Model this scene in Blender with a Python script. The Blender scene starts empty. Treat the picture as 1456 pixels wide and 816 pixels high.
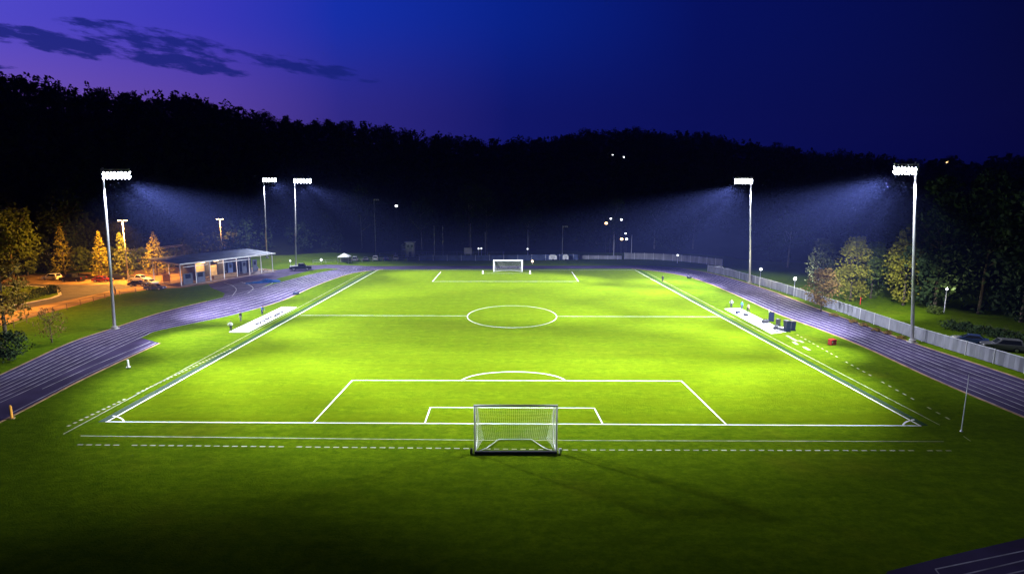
import bpy, bmesh, math, random
import numpy as np
from mathutils import Vector, Matrix
random.seed(7)
RNG = np.random.default_rng(11)
SC = bpy.context.scene
COL = SC.collection
PI = math.pi
R = math.radians

# ------------------------------------------------------------------ camera geometry (photo is 1456 x 816)
F, CX, CY = 800.0, 718.0, 408.0
TH = math.atan(125.0 / F)
CT, ST = math.cos(TH), math.sin(TH)
H = 21.95 * CT

def ray(px, py):
    r, u = (px - CX) / F, -(py - CY) / F
    return Vector((r, u * ST + CT, u * CT - ST))

def G(px, py, z=0.0):
    d = ray(px, py)
    t = (z - H) / d.z
    return Vector((d.x * t, d.y * t, z))

def AT(px, py, Y):
    d = ray(px, py)
    t = Y / d.y
    return Vector((d.x * t, Y, H + d.z * t))

def top_of(base_px, base_py, top_py):
    """height of something standing at the base pixel whose top shows at top_py"""
    b = G(base_px, base_py)
    return AT(base_px, top_py, b.y).z

# ------------------------------------------------------------------ mesh helpers
class MB:
    def __init__(s):
        s.v, s.f = [], []
    def add(s, vs, fs):
        o = len(s.v)
        s.v += [tuple(p) for p in vs]
        s.f += [tuple(i + o for i in f) for f in fs]
        return s
    def box(s, c, d, rz=0.0, tilt=None):
        x, y, z = d[0] / 2, d[1] / 2, d[2] / 2
        P = [Vector(p) for p in ((-x, -y, -z), (x, -y, -z), (x, y, -z), (-x, y, -z), (-x, -y, z), (x, -y, z), (x, y, z), (-x, y, z))]
        M = Matrix.Rotation(rz, 3, 'Z')
        if tilt is not None:
            M = M @ Matrix.Rotation(tilt[1], 3, tilt[0])
        return s.add([M @ p + Vector(c) for p in P], [(0, 3, 2, 1), (4, 5, 6, 7), (0, 1, 5, 4), (1, 2, 6, 5), (2, 3, 7, 6), (3, 0, 4, 7)])
    def tube(s, pts, r, n=8, cap=True):
        pts = [Vector(p) for p in pts]
        rr = r if isinstance(r, (list, tuple)) else [r] * len(pts)
        vs, fs = [], []
        ref = None
        for i, p in enumerate(pts):
            d = (pts[min(i + 1, len(pts) - 1)] - pts[max(i - 1, 0)]).normalized()
            if ref is None:
                ref = Vector((0, 0, 1)) if abs(d.z) < 0.9 else Vector((1, 0, 0))
            a = d.cross(ref).normalized()
            b = d.cross(a)
            for k in range(n):
                t = 2 * PI * k / n
                vs.append(p + (a * math.cos(t) + b * math.sin(t)) * rr[i])
        for i in range(len(pts) - 1):
            for k in range(n):
                k2 = (k + 1) % n
                fs.append((i * n + k, i * n + k2, (i + 1) * n + k2, (i + 1) * n + k))
        if cap:
            fs.append(tuple(range(n - 1, -1, -1)))
            fs.append(tuple(range((len(pts) - 1) * n, len(pts) * n)))
        return s.add(vs, fs)
    def ball(s, c, r, n=10, m=6, sq=(1, 1, 1)):
        vs, fs = [], []
        for j in range(m + 1):
            t = PI * j / m
            for k in range(n):
                a = 2 * PI * k / n
                vs.append((c[0] + r * sq[0] * math.sin(t) * math.cos(a), c[1] + r * sq[1] * math.sin(t) * math.sin(a), c[2] + r * sq[2] * math.cos(t)))
        for j in range(m):
            for k in range(n):
                k2 = (k + 1) % n
                fs.append((j * n + k, (j + 1) * n + k, (j + 1) * n + k2, j * n + k2))
        return s.add(vs, fs)
    def prism(s, poly, y0, y1):
        """polygon in x,z extruded along y"""
        n = len(poly)
        vs = [(x, y0, z) for x, z in poly] + [(x, y1, z) for x, z in poly]
        fs = [tuple(range(n)), tuple(range(2 * n - 1, n - 1, -1))] + [(i, n + i, n + (i + 1) % n, (i + 1) % n) for i in range(n)]
        return s.add(vs, fs)
    def slab(s, poly, z0, z1):
        n = len(poly)
        vs = [(p[0], p[1], z0) for p in poly] + [(p[0], p[1], z1) for p in poly]
        fs = [tuple(range(n - 1, -1, -1)), tuple(range(n, 2 * n))] + [(i, (i + 1) % n, n + (i + 1) % n, n + i) for i in range(n)]
        return s.add(vs, fs)
    def strip(s, a, b):
        vs = list(a) + list(b)
        n = len(a)
        return s.add(vs, [(i, i + 1, n + i + 1, n + i) for i in range(n - 1)])
    def line(s, p, q, w, z):
        p, q = Vector((p[0], p[1], 0)), Vector((q[0], q[1], 0))
        d = (q - p).normalized()
        n = Vector((-d.y, d.x, 0)) * (w / 2)
        zz = Vector((0, 0, z))
        return s.add([p - n + zz, q - n + zz, q + n + zz, p + n + zz], [(0, 1, 2, 3)])
    def build(s, name, m=None, parent=None, smooth=False, fix=True):
        me = bpy.data.meshes.new(name)
        me.from_pydata(s.v, [], s.f)
        if fix:
            bm = bmesh.new(); bm.from_mesh(me)
            bmesh.ops.recalc_face_normals(bm, faces=bm.faces)
            bm.to_mesh(me); bm.free()
        return link(name, me, m, parent, smooth)

def link(name, me, m=None, parent=None, smooth=False):
    if smooth:
        me.polygons.foreach_set('use_smooth', [True] * len(me.polygons))
    o = bpy.data.objects.new(name, me)
    if m is not None and len(me.materials) == 0:
        me.materials.append(m)
    COL.objects.link(o)
    if parent is not None:
        o.parent = parent
    return o

def T(name, label, cat, loc=(0, 0, 0), rz=0.0, group=None):
    o = bpy.data.objects.new(name, None)
    o.empty_display_size = 0.3
    COL.objects.link(o)
    o.location = loc; o.rotation_euler = (0, 0, rz)
    return tag(o, label, cat, group)

def tag(o, label, cat, group=None):
    o['label'] = label; o['category'] = cat
    if group: o['group'] = group
    return o

def struct(o, label=None):
    o['kind'] = 'structure'
    if label: o['label'] = label
    return o

def dup(o, parent=None, loc=None, rz=None, label=None, scale=None):
    c = o.copy(); COL.objects.link(c)
    if parent is not None: c.parent = parent
    if loc is not None: c.location = loc
    if rz is not None: c.rotation_euler = (0, 0, rz)
    if scale is not None: c.scale = (scale,) * 3
    if label is not None: c['label'] = label
    for ch in list(o.children): dup(ch, c)
    return c

# ------------------------------------------------------------------ materials
def mat(name, col, rough=0.7, metal=0.0, var=0.25, scale=2.0, bump=0.0, bscale=20.0, spec=0.3, col2=None, stretch=(1, 1, 1)):
    m = bpy.data.materials.new(name); m.use_nodes = True
    nt = m.node_tree; N = nt.nodes; L = nt.links
    b = N['Principled BSDF']
    b.inputs['Roughness'].default_value = rough
    b.inputs['Metallic'].default_value = metal
    b.inputs['Specular IOR Level'].default_value = spec
    tc = N.new('ShaderNodeTexCoord'); mp = N.new('ShaderNodeMapping')
    mp.inputs['Scale'].default_value = stretch
    L.new(tc.outputs['Object'], mp.inputs['Vector'])
    no = N.new('ShaderNodeTexNoise'); no.inputs['Scale'].default_value = scale; no.inputs['Detail'].default_value = 4
    L.new(mp.outputs[0], no.inputs['Vector'])
    mx = N.new('ShaderNodeMix'); mx.data_type = 'RGBA'
    c2 = col2 if col2 else tuple(c * (1 - var) for c in col)
    mx.inputs[6].default_value = (*col, 1); mx.inputs[7].default_value = (*c2, 1)
    rp = N.new('ShaderNodeValToRGB'); rp.color_ramp.elements[0].position = 0.35; rp.color_ramp.elements[1].position = 0.65
    L.new(no.outputs[0], rp.inputs[0]); L.new(rp.outputs[0], mx.inputs[0])
    L.new(mx.outputs[2], b.inputs['Base Color'])
    if bump > 0:
        n2 = N.new('ShaderNodeTexNoise'); n2.inputs['Scale'].default_value = bscale; n2.inputs['Detail'].default_value = 5
        L.new(mp.outputs[0], n2.inputs['Vector'])
        bp = N.new('ShaderNodeBump'); bp.inputs['Strength'].default_value = bump; bp.inputs['Distance'].default_value = 0.1
        L.new(n2.outputs[0], bp.inputs['Height']); L.new(bp.outputs[0], b.inputs['Normal'])
    return m

def emit(name, col, s, sample=False):
    m = bpy.data.materials.new(name); m.use_nodes = True
    b = m.node_tree.nodes['Principled BSDF']
    b.inputs['Base Color'].default_value = (0.6, 0.6, 0.6, 1)
    b.inputs['Emission Color'].default_value = (*col, 1)
    b.inputs['Emission Strength'].default_value = s
    if not sample:
        m.cycles.emission_sampling = 'NONE'
    return m

def turf_mat(name, a, b_, c, stripes=0.0):
    m = bpy.data.materials.new(name); m.use_nodes = True
    nt = m.node_tree; N = nt.nodes; L = nt.links
    b = N['Principled BSDF']
    b.inputs['Roughness'].default_value = 0.9; b.inputs['Specular IOR Level'].default_value = 0.0
    g = N.new('ShaderNodeNewGeometry')
    def noise(scale, sx=1, sy=1, det=4, rough=0.6):
        mp = N.new('ShaderNodeMapping'); mp.inputs['Scale'].default_value = (sx, sy, 1)
        L.new(g.outputs['Position'], mp.inputs['Vector'])
        n = N.new('ShaderNodeTexNoise'); n.inputs['Scale'].default_value = scale; n.inputs['Detail'].default_value = det
        n.inputs['Roughness'].default_value = rough
        L.new(mp.outputs[0], n.inputs['Vector'])
        return n.outputs[0]
    def ramp(x, p0, p1):
        r = N.new('ShaderNodeMapRange'); r.inputs[1].default_value = p0; r.inputs[2].default_value = p1; r.clamp = True
        L.new(x, r.inputs[0]); return r.outputs[0]
    def mix(f, x, y):
        k = N.new('ShaderNodeMix'); k.data_type = 'RGBA'
        L.new(f, k.inputs[0])
        for i, q in ((6, x), (7, y)):
            if isinstance(q, tuple): k.inputs[i].default_value = (*q, 1)
            else: L.new(q, k.inputs[i])
        return k.outputs[2]
    fine = noise(1.0, 0.9, 1.3, 10, 0.9)
    col = mix(ramp(fine, 0.42, 0.60), a, b_)
    patch = ramp(noise(0.055, 1, 1.3, 4), 0.56, 0.8)
    worn = N.new('ShaderNodeMath'); worn.operation = 'MULTIPLY'; L.new(patch, worn.inputs[0]); worn.inputs[1].default_value = 0.5
    col = mix(worn.outputs[0], col, c)
    mid = noise(0.8, 0.35, 1.0, 6, 0.7)
    md = N.new('ShaderNodeMath'); md.operation = 'MULTIPLY'; md.inputs[1].default_value = 0.55; L.new(ramp(mid, 0.45, 0.7), md.inputs[0])
    col = mix(md.outputs[0], col, tuple(x * 0.8 for x in b_))
    if stripes > 0:
        sp = N.new('ShaderNodeSeparateXYZ'); L.new(g.outputs['Position'], sp.inputs[0])
        s1 = N.new('ShaderNodeMath'); s1.operation = 'MULTIPLY'; s1.inputs[1].default_value = 2 * PI / 4.4
        L.new(sp.outputs['Y'], s1.inputs[0])
        s2 = N.new('ShaderNodeMath'); s2.operation = 'SINE'; L.new(s1.outputs[0], s2.inputs[0])
        sX = N.new('ShaderNodeMath'); sX.operation = 'MULTIPLY'; sX.inputs[1].default_value = 2 * PI / 2.6; L.new(sp.outputs['X'], sX.inputs[0])
        sY = N.new('ShaderNodeMath'); sY.operation = 'SINE'; L.new(sX.outputs[0], sY.inputs[0])
        sS = N.new('ShaderNodeMath'); sS.operation = 'MULTIPLY_ADD'; sS.inputs[1].default_value = 0.6; L.new(sY.outputs[0], sS.inputs[0]); L.new(s2.outputs[0], sS.inputs[2])
        rr = ramp(sS.outputs[0], -0.8, 0.8)
        s3 = N.new('ShaderNodeMath'); s3.operation = 'MULTIPLY'; s3.inputs[1].default_value = stripes; L.new(rr, s3.inputs[0])
        col = mix(s3.outputs[0], col, tuple(x * 0.75 for x in a))
    L.new(col, b.inputs['Base Color'])
    bp = N.new('ShaderNodeBump'); bp.inputs['Strength'].default_value = 0.7; bp.inputs['Distance'].default_value = 0.25
    L.new(noise(5.0, 1, 1.5, 8, 0.75), bp.inputs['Height']); L.new(bp.outputs[0], b.inputs['Normal'])
    return m

def leaf_mat(name, a, b_):
    m = bpy.data.materials.new(name); m.use_nodes = True
    nt = m.node_tree; N = nt.nodes; L = nt.links
    b = N['Principled BSDF']; b.inputs['Roughness'].default_value = 0.75; b.inputs['Specular IOR Level'].default_value = 0.15
    g = N.new('ShaderNodeNewGeometry')
    n = N.new('ShaderNodeTexNoise'); n.inputs['Scale'].default_value = 0.9; n.inputs['Detail'].default_value = 5
    L.new(g.outputs['Position'], n.inputs['Vector'])
    r = N.new('ShaderNodeMapRange'); r.inputs[1].default_value = 0.35; r.inputs[2].default_value = 0.68
    L.new(n.outputs[0], r.inputs[0])
    k = N.new('ShaderNodeMix'); k.data_type = 'RGBA'; k.inputs[6].default_value = (*a, 1); k.inputs[7].default_value = (*b_, 1)
    L.new(r.outputs[0], k.inputs[0]); L.new(k.outputs[2], b.inputs['Base Color'])
    return m

M = dict(
    turf=turf_mat('turf', (0.100, 0.152, 0.0030), (0.046, 0.092, 0.0022), (0.130, 0.112, 0.008)),
    pitch=turf_mat('pitch_turf', (0.118, 0.170, 0.0030), (0.066, 0.115, 0.0022), (0.125, 0.142, 0.005), 0.5),
    dark_turf=mat('dark_turf', (0.012, 0.05, 0.008), 0.9, scale=3, var=0.5, spec=0.1),
    worn_turf=mat('worn_turf', (0.16, 0.15, 0.02), 0.9, scale=3, var=0.35, spec=0.1),
    track=mat('track_rubber', (0.066, 0.050, 0.112), 0.9, scale=0.16, var=0.42, bump=0.25, bscale=30, spec=0.03),
    apron=mat('apron_asphalt', (0.085, 0.066, 0.125), 0.9, scale=0.5, var=0.4, bump=0.3, bscale=18, spec=0.03),
    line=mat('white_paint', (0.70, 0.70, 0.66), 0.7, scale=1.5, var=0.22),
    faded=mat('faded_paint', (0.42, 0.44, 0.22), 0.8, scale=1.0, var=0.55),
    lane=mat('lane_paint', (0.44, 0.42, 0.48), 0.7, scale=0.6, var=0.6),
    edge=mat('edging_clay', (0.42, 0.25, 0.12), 0.85, scale=0.7, var=0.5),
    lot=mat('lot_gravel', (0.33, 0.21, 0.10), 0.9, scale=0.22, var=0.6, bump=0.5, bscale=8, spec=0.15),
    road=mat('asphalt', (0.07, 0.062, 0.066), 0.85, scale=0.5, var=0.4, bump=0.3, bscale=15),
    kerb=mat('concrete', (0.42, 0.40, 0.38), 0.8, scale=1.0, var=0.35),
    slab=mat('paving_slab', (0.17, 0.12, 0.11), 0.85, scale=0.8, var=0.35),
    hill=mat('forest_soil', (0.018, 0.022, 0.008), 0.95, scale=0.05, var=0.6, spec=0.05),
    galv=mat('galvanised_steel', (0.62, 0.62, 0.66), 0.45, 0.25, scale=1.2, var=0.18),
    white=mat('white_enamel', (0.78, 0.78, 0.78), 0.4, scale=2, var=0.1),
    dark=mat('dark_metal', (0.03, 0.03, 0.035), 0.5, scale=3, var=0.3),
    net=mat('net_cord', (0.7, 0.7, 0.62), 0.8, scale=3, var=0.1),
    roof=mat('roof_sheet', (0.12, 0.16, 0.25), 0.7, 0.0, scale=0.5, var=0.35),
    wallgrey=mat('wall_render', (0.07, 0.08, 0.12), 0.8, scale=1.0, var=0.3),
    warmwall=mat('ochre_lit_board', (0.42, 0.27, 0.10), 0.8, scale=1.2, var=0.3),  # for the bay walls, orange lamplight put into the board colour
    wood=mat('timber', (0.20, 0.12, 0.06), 0.8, scale=2, var=0.4, stretch=(1, 1, 6)),
    screen=mat('fence_fabric', (0.27, 0.27, 0.31), 0.8, scale=0.8, var=0.35, stretch=(1, 1, 0.3)),
    board=mat('blue_board', (0.06, 0.09, 0.20), 0.7, scale=0.6, var=0.4),
    tarp=mat('white_tarp', (0.85, 0.85, 0.86), 0.6, scale=0.8, var=0.12, bump=0.2, bscale=3),
    mark=mat('black_ink', (0.02, 0.02, 0.025), 0.7, scale=4, var=0.3),
    blue=mat('blue_tarpaulin', (0.010, 0.065, 0.25), 0.9, spec=0.02, scale=1.5, var=0.5, bump=0.4, bscale=4),
    navy=mat('navy_plastic', (0.008, 0.014, 0.04), 0.45, scale=2, var=0.3),
    red=mat('red_plastic', (0.55, 0.03, 0.02), 0.45, scale=3, var=0.25),
    orange=mat('orange_plastic', (0.85, 0.38, 0.05), 0.5, scale=3, var=0.2),
    glass=mat('car_glass', (0.012, 0.014, 0.02), 0.08, scale=1, var=0.1, spec=0.6),
    rubber=mat('tyre_rubber', (0.015, 0.015, 0.015), 0.8, scale=5, var=0.2),
    rim=mat('wheel_alloy', (0.5, 0.5, 0.52), 0.35, 0.6, scale=5, var=0.1),
    tail=mat('tail_lens', (0.35, 0.01, 0.01), 0.25, scale=5, var=0.1),
    head=mat('head_lens', (0.7, 0.7, 0.72), 0.15, scale=5, var=0.1),
    bark=mat('bark', (0.10, 0.075, 0.05), 0.9, scale=3, var=0.5, stretch=(1, 1, 0.3)),
    palebark=mat('pale_bark', (0.22, 0.20, 0.18), 0.9, scale=3, var=0.5, stretch=(1, 1, 0.3)),
    skin=mat('skin', (0.45, 0.27, 0.19), 0.6, scale=3, var=0.1),
    hair=mat('dark_hair', (0.02, 0.014, 0.01), 0.7, scale=9, var=0.3),
    lens=emit('flood_lens', (0.86, 0.90, 1.0), 45.0),
    sodium=emit('sodium_lens', (1.0, 0.62, 0.22), 30.0),
    globe=emit('globe_glass', (0.9, 0.95, 1.0), 2.2),
    warmlit=emit('warm_lit_glass', (1.0, 0.6, 0.25), 6.0),
    whitelit=emit('white_lit_glass', (0.9, 0.95, 1.0), 5.0),
)
LEAF = dict(
    wood=leaf_mat('forest_leaves', (0.032, 0.050, 0.014), (0.014, 0.026, 0.007)),
    dark=leaf_mat('dark_leaves', (0.030, 0.052, 0.014), (0.013, 0.026, 0.008)),
    pine=leaf_mat('conifer_needles', (0.10, 0.115, 0.022), (0.045, 0.060, 0.014)),
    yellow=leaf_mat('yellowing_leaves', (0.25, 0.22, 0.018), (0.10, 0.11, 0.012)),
    amber=leaf_mat('sodium_tinted_leaves', (0.34, 0.19, 0.02), (0.13, 0.09, 0.012)),  # orange cast of the sodium light put into the leaf colour
    green=leaf_mat('mid_green_leaves', (0.085, 0.115, 0.018), (0.04, 0.065, 0.012)),
    brown=leaf_mat('russet_leaves', (0.20, 0.115, 0.03), (0.09, 0.07, 0.02)),
    grey=leaf_mat('grey_green_needles', (0.048, 0.060, 0.034), (0.024, 0.032, 0.018)),
)
CLOTH = {k: mat('cloth_' + k, c, 0.85, scale=5, var=0.25) for k, c in dict(
    white=(0.75, 0.75, 0.75), black=(0.02, 0.02, 0.025), blue=(0.04, 0.10, 0.35), grey=(0.2, 0.2, 0.22), navy=(0.02, 0.03, 0.09), tan=(0.4, 0.3, 0.18), teal=(0.05, 0.2, 0.25)).items()}

# ------------------------------------------------------------------ setting: ground, track, apron, lot
g = MB(); g.add([(-720, -60, 0), (720, -60, 0), (720, 940, 0), (-720, 940, 0)], [(0, 1, 2, 3)])
struct(g.build('ground', M['turf']), 'mown grass around the pitch')

def W(pts, z=0.0): return [G(p[0], p[1], z) for p in pts]

def poly(name, pts, z, m, label=None):
    me = bpy.data.meshes.new(name)
    bm = bmesh.new()
    f = bm.faces.new([bm.verts.new((p.x, p.y, z)) for p in W(pts)])
    if f.normal.z < 0: f.normal_flip()
    bm.normal_update()
    bmesh.ops.triangulate(bm, faces=bm.faces[:])
    bmesh.ops.recalc_face_normals(bm, faces=bm.faces[:])
    bm.to_mesh(me); bm.free()
    return struct(link(name, me, m), label)

def spline(pts, n):
    """resampled Catmull-Rom through world points"""
    P = [Vector((p[0], p[1], 0)) for p in pts]
    out = []
    for i in range(len(P) - 1):
        p0, p1, p2, p3 = P[max(i - 1, 0)], P[i], P[i + 1], P[min(i + 2, len(P) - 1)]
        for k in range(12):
            t = k / 12
            out.append(0.5 * (2 * p1 + (p2 - p0) * t + (2 * p0 - 5 * p1 + 4 * p2 - p3) * t * t + (3 * p1 - p0 - 3 * p2 + p3) * t ** 3))
    out.append(P[-1])
    L = [0.0]
    for a, b in zip(out, out[1:]): L.append(L[-1] + (b - a).length)
    res, j = [], 0
    for k in range(n):
        d = L[-1] * k / (n - 1)
        while j < len(L) - 2 and L[j + 1] < d: j += 1
        s = (d - L[j]) / max(L[j + 1] - L[j], 1e-6)
        res.append(out[j].lerp(out[j + 1], min(max(s, 0), 1)))
    return res

TRACKZ = 0.018
OUT_L = [(-150, 598), (0, 533), (100, 487), (163, 466), (230, 444), (300, 427), (350, 414.5), (400, 401.5), (440, 391), (480, 383), (520, 378.4)]
INN_L = [(-150, 637), (0, 573), (100, 527), (205, 478), (230, 469), (330, 448), (400, 428), (445, 408), (475, 396.5), (505, 388), (545, 383)]
OUT_R = [(920, 377.6), (960, 380.5), (1000, 386.5), (1040, 396), (1100, 415), (1160, 438), (1220, 459), (1300, 488), (1400, 521), (1456, 540), (1620, 598)]
INN_R = [(898, 382), (935, 386), (975, 393), (1010, 404), (1050, 421), (1105, 446), (1170, 470), (1230, 494), (1330, 540), (1456, 593), (1620, 661)]
OL, IL = spline(W(OUT_L), 120), spline(W(INN_L), 120)
OR_, IR = spline(W(OUT_R), 120), spline(W(INN_R), 120)
outer = OL + OR_; inner = IL + IR
zt = Vector((0, 0, TRACKZ))
t = MB(); t.strip([p + zt for p in outer], [p + zt for p in inner])
struct(t.build('running_track', M['track']), 'purple running track')
poly('track_chute', [(-150, 615), (0, 552), (100, 508), (185, 476), (203, 481), (227, 488), (120, 538), (0, 600), (-150, 667)], TRACKZ - 0.004, M['track'], 'straight chute joining the purple track')
poly('track_bend', [(1225, 860), (1262, 812), (1340, 792), (1456, 765), (1600, 732), (1700, 900)], TRACKZ, M['track'], 'dark bend of the purple track in the foreground')
tm = MB()
zl = TRACKZ + 0.006
NL = 8
for side_o, side_i, lo in ((OL, IL, 0.0), (OR_, IR, 0.0)):
    for k in range(NL + 1):
        fr = 0.015 + 0.97 * k / NL
        pts = [a.lerp(b, fr) for a, b in zip(side_o, side_i)]
        for a, b in zip(pts, pts[1:]):
            if a.y > 175 and k in (1, 3, 5, 7): continue
            tm.line(a, b, 0.13, zl)
ch = [W([(15, 588), (125, 532), (222, 487.5)]), W([(60, 553), (130, 521), (214, 486)])]
for c in ch:
    for a, b in zip(c, c[1:]): tm.line(a, b, 0.12, zl)
for pts in ([(1330, 809), (1456, 783), (1600, 750)], [(1330, 809), (1345, 830)], [(1365, 818), (1456, 796.5), (1600, 764)], [(1425, 818), (1456, 811), (1600, 778)]):
    w = W(pts)
    for a, b in zip(w, w[1:]): tm.line(a, b, 0.09, zl)
for c in ([(330, 421), (336, 412), (330, 406), (318, 402)], [(352, 417), (360, 410), (352, 404), (340, 400)], [(372, 410), (385, 404), (390, 400)]):
    w = spline(W(c), 24)
    for a, b in zip(w, w[1:]): tm.line(a, b, 0.14, zl)
struct(tm.build('track_markings', M['lane']), 'lane lines painted on the track')
# clay edging strips along the inside and outside of the track
ke = MB()
def edging(pts, w, z0=0.0, h=0.03):
    for a, b in zip(pts, pts[1:]):
        d = (b - a); d.normalize(); n = Vector((-d.y, d.x, 0)) * (w / 2)
        ke.slab([a - n, b - n, b + n, a + n], z0, h)
edging(IR, 0.30); edging(OR_[8:], 0.35); edging(IL[58:], 0.2); edging(OL[:60], 0.25)
edging(spline(W([(-150, 667), (0, 600), (120, 538), (227, 488)]), 30), 0.28)
struct(ke.build('track_edging', M['edge']), 'narrow clay coloured edging along the track')
poly('apron', [(286, 434), (316, 424), (320, 417), (300, 409), (296, 404), (330, 396), (395, 384), (440, 377.5), (470, 376.5), (520, 378), (478, 383.5), (440, 391), (400, 402), (350, 416), (310, 427)], 0.010, M['apron'], 'paved apron between the pavilion and the track')
poly('verge', [(374, 408), (396, 395.5), (440, 385), (462, 381.5), (480, 382.5), (440, 390.5), (400, 400.8), (384, 405.5)], 0.014, M['turf'], 'grass verge between apron and track')
poly('parking_lot', [(-260, 530), (-60, 476), (0, 463), (40, 452), (110, 434), (160, 420), (215, 411), (262, 409), (296, 404), (330, 396), (395, 384), (330, 378), (250, 380), (180, 384), (90, 389), (0, 391), (-150, 396), (-400, 420)], 0.008, M['lot'], 'gravel car park beside the grass bank')
poly('road', [(-260, 500), (-60, 462), (0, 447), (60, 434), (110, 424), (150, 415), (190, 408), (170, 404), (120, 405), (60, 404), (0, 403), (-150, 408), (-300, 425)], 0.013, M['road'], 'asphalt road through the car park')
isl = W([(-120, 455), (-20, 441), (40, 431.5), (75, 424.5), (88, 419.5), (86, 414), (70, 409), (40, 406.5), (-20, 408), (-120, 418)])
m_ = MB(); m_.slab(isl, 0.0, 0.13); struct(m_.build('traffic_island', M['kerb']), 'kerbed planted island in the road')
c0 = sum(isl, Vector()) / len(isl)
m_ = MB(); m_.slab([c0 + (p - c0) * 0.93 for p in isl], 0.13, 0.16); struct(m_.build('island_bed', M['turf']), 'planted bed of the road island')

# ------------------------------------------------------------------ pitch and its markings
BL, BR, TL, TR = G(152, 599.5), G(1308, 605), G(537, 384), G(903, 384)
p_ = MB(); p_.add([v + Vector((0, 0, 0.006)) for v in (BL, BR, TR, TL)], [(0, 1, 2, 3)])
struct(p_.build('pitch', M['pitch']), 'striped playing surface inside the touchlines')
pm, fm, dk, wn = MB(), MB(), MB(), MB()
PZ = 0.014
def ln(mb, a, b, w=0.2, z=PZ): mb.line(G(*a), G(*b), w * 0.64, z)
ln(pm, (150, 599.5), (1310, 605.2), 0.26); ln(pm, (152, 599.5), (537, 384), 0.26); ln(pm, (1308, 605), (903, 384), 0.26)
ln(pm, (536, 384), (904, 384), 0.3)
ln(pm, (427, 448.3), (664, 449.2), 0.2); ln(pm, (792, 449.7), (1022, 450.4), 0.2)
ln(pm, (445, 601), (501, 540.5), 0.24); ln(pm, (500, 540.5), (970, 541.5), 0.24); ln(pm, (969, 541.5), (1033, 603.7), 0.24)
ln(pm, (604, 601.5), (612, 579), 0.22); ln(pm, (611, 579), (846, 580), 0.22); ln(pm, (845, 580), (857, 602.7), 0.22)
ln(pm, (615, 400.2), (627, 386.5), 0.3); ln(pm, (614, 400.2), (823, 400.2), 0.26); ln(pm, (813, 386.5), (822.5, 400.2), 0.3)
ln(pm, (686, 388.6), (754, 388.6), 0.22)
def ring(c, rx, ry, a0, a1, n, w=0.13):
    pts = [G(c[0] + rx * math.cos(R(a0 + (a1 - a0) * k / n)), c[1] - ry * math.sin(R(a0 + (a1 - a0) * k / n))) for k in range(n + 1)]
    for a, b in zip(pts, pts[1:]): pm.line(a, b, w, PZ)
ring((728, 450.3), 63.5, 15.6, 0, 360, 72)
ring((730, 544), 75, 15.5, 10, 170, 36, 0.22)
ring((152, 599.5), 24, 9, 0, 70, 14, 0.16); ring((1308, 605), 24, 9, 110, 180, 14, 0.16)
struct(pm.build('pitch_markings', M['line']), 'white lines of the football pitch')
# second set of fainter lines outside the touchlines and dashed hash marks
ln(fm, (90, 617), (521, 385.5), 0.16); ln(fm, (1336, 604), (918, 386.5), 0.16)
ln(fm, (115, 619.5), (672, 625.5), 0.17); ln(fm, (672, 625.5), (1342, 627.5), 0.14)
ln(fm, (505, 384.6), (545, 382.9), 0.2)
def dashes(mb, a, b, n, w, frac=0.6, skip=()):
    A, B = G(*a), G(*b)
    for k in range(n):
        if k in skip: continue
        mb.line(A.lerp(B, k / n), A.lerp(B, (k + frac) / n), w, PZ)
dashes(fm, (110, 632), (672, 637.5), 43, 0.17, 0.62, (5, 23)); dashes(fm, (800, 639.5), (1358, 640.5), 42, 0.17, 0.6, (38,))
dashes(fm, (690, 638), (790, 639), 8, 0.16, 0.6)
dashes(fm, (96, 606), (330, 495), 40, 0.3, 0.45, (11, 12)); dashes(fm, (1350, 596), (1130, 474), 26, 0.2, 0.4, (3, 9, 15))
for a, b in (((1119, 477), (1133, 485)), ((1128, 486), (1134, 490)), ((1136, 484), (1142, 487)), ((1143, 493), (1151, 498))):
    fm.line(G(*a), G(*b), 0.5, PZ)
ln(fm, (1370, 620), (1380, 627), 0.12)
struct(fm.build('training_markings', M['faded']), 'faded training lines outside the touchlines')
def band(mb, a, b, w0, w1, z):
    A, B = G(*a), G(*b); n = Vector((1, 0, 0))
    mb.add([A - n * w0 / 2 + Vector((0, 0, z)), A + n * w0 / 2 + Vector((0, 0, z)), B + n * w1 / 2 + Vector((0, 0, z)), B - n * w1 / 2 + Vector((0, 0, z))], [(0, 1, 2, 3)])
band(dk, (144, 600), (532, 384), 0.75, 0.75, 0.009); band(dk, (1316, 605), (908, 384), 0.6, 0.6, 0.009)
struct(dk.build('touchline_border', M['dark_turf']), 'dark band of longer grass along the touchlines')

# ------------------------------------------------------------------ hills
RIDGE = [(-500, 105), (-200, 98), (0, 103), (50, 110), (100, 121), (150, 128), (200, 131), (260, 133), (300, 140), (350, 156), (400, 164), (450, 173), (500, 173), (540, 177), (580, 186), (640, 193), (700, 199), (750, 197), (800, 191), (850, 184), (900, 183), (950, 187), (1000, 189), (1050, 199), (1100, 206), (1150, 212), (1200, 216), (1250, 222), (1300, 226), (1350, 225), (1400, 224), (1456, 219), (1700, 210), (2200, 200)]
RA, RE = [], []
for px, py in RIDGE:
    d = ray(px, py); RA.append(math.atan2(d.x, d.y)); RE.append(d.z / math.hypot(d.x, d.y))
def ridge_r(a): return np.interp(a, [-1.2, -0.8, -0.3, 0.1, 0.5, 1.2], [330, 340, 400, 470, 500, 500])
def foot_r(a): return np.interp(a, [-1.3, -0.75, -0.5, -0.3, 0.0, 0.3, 0.6, 0.8, 1.3], [215, 215, 228, 240, 240, 235, 205, 185, 180])
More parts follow.
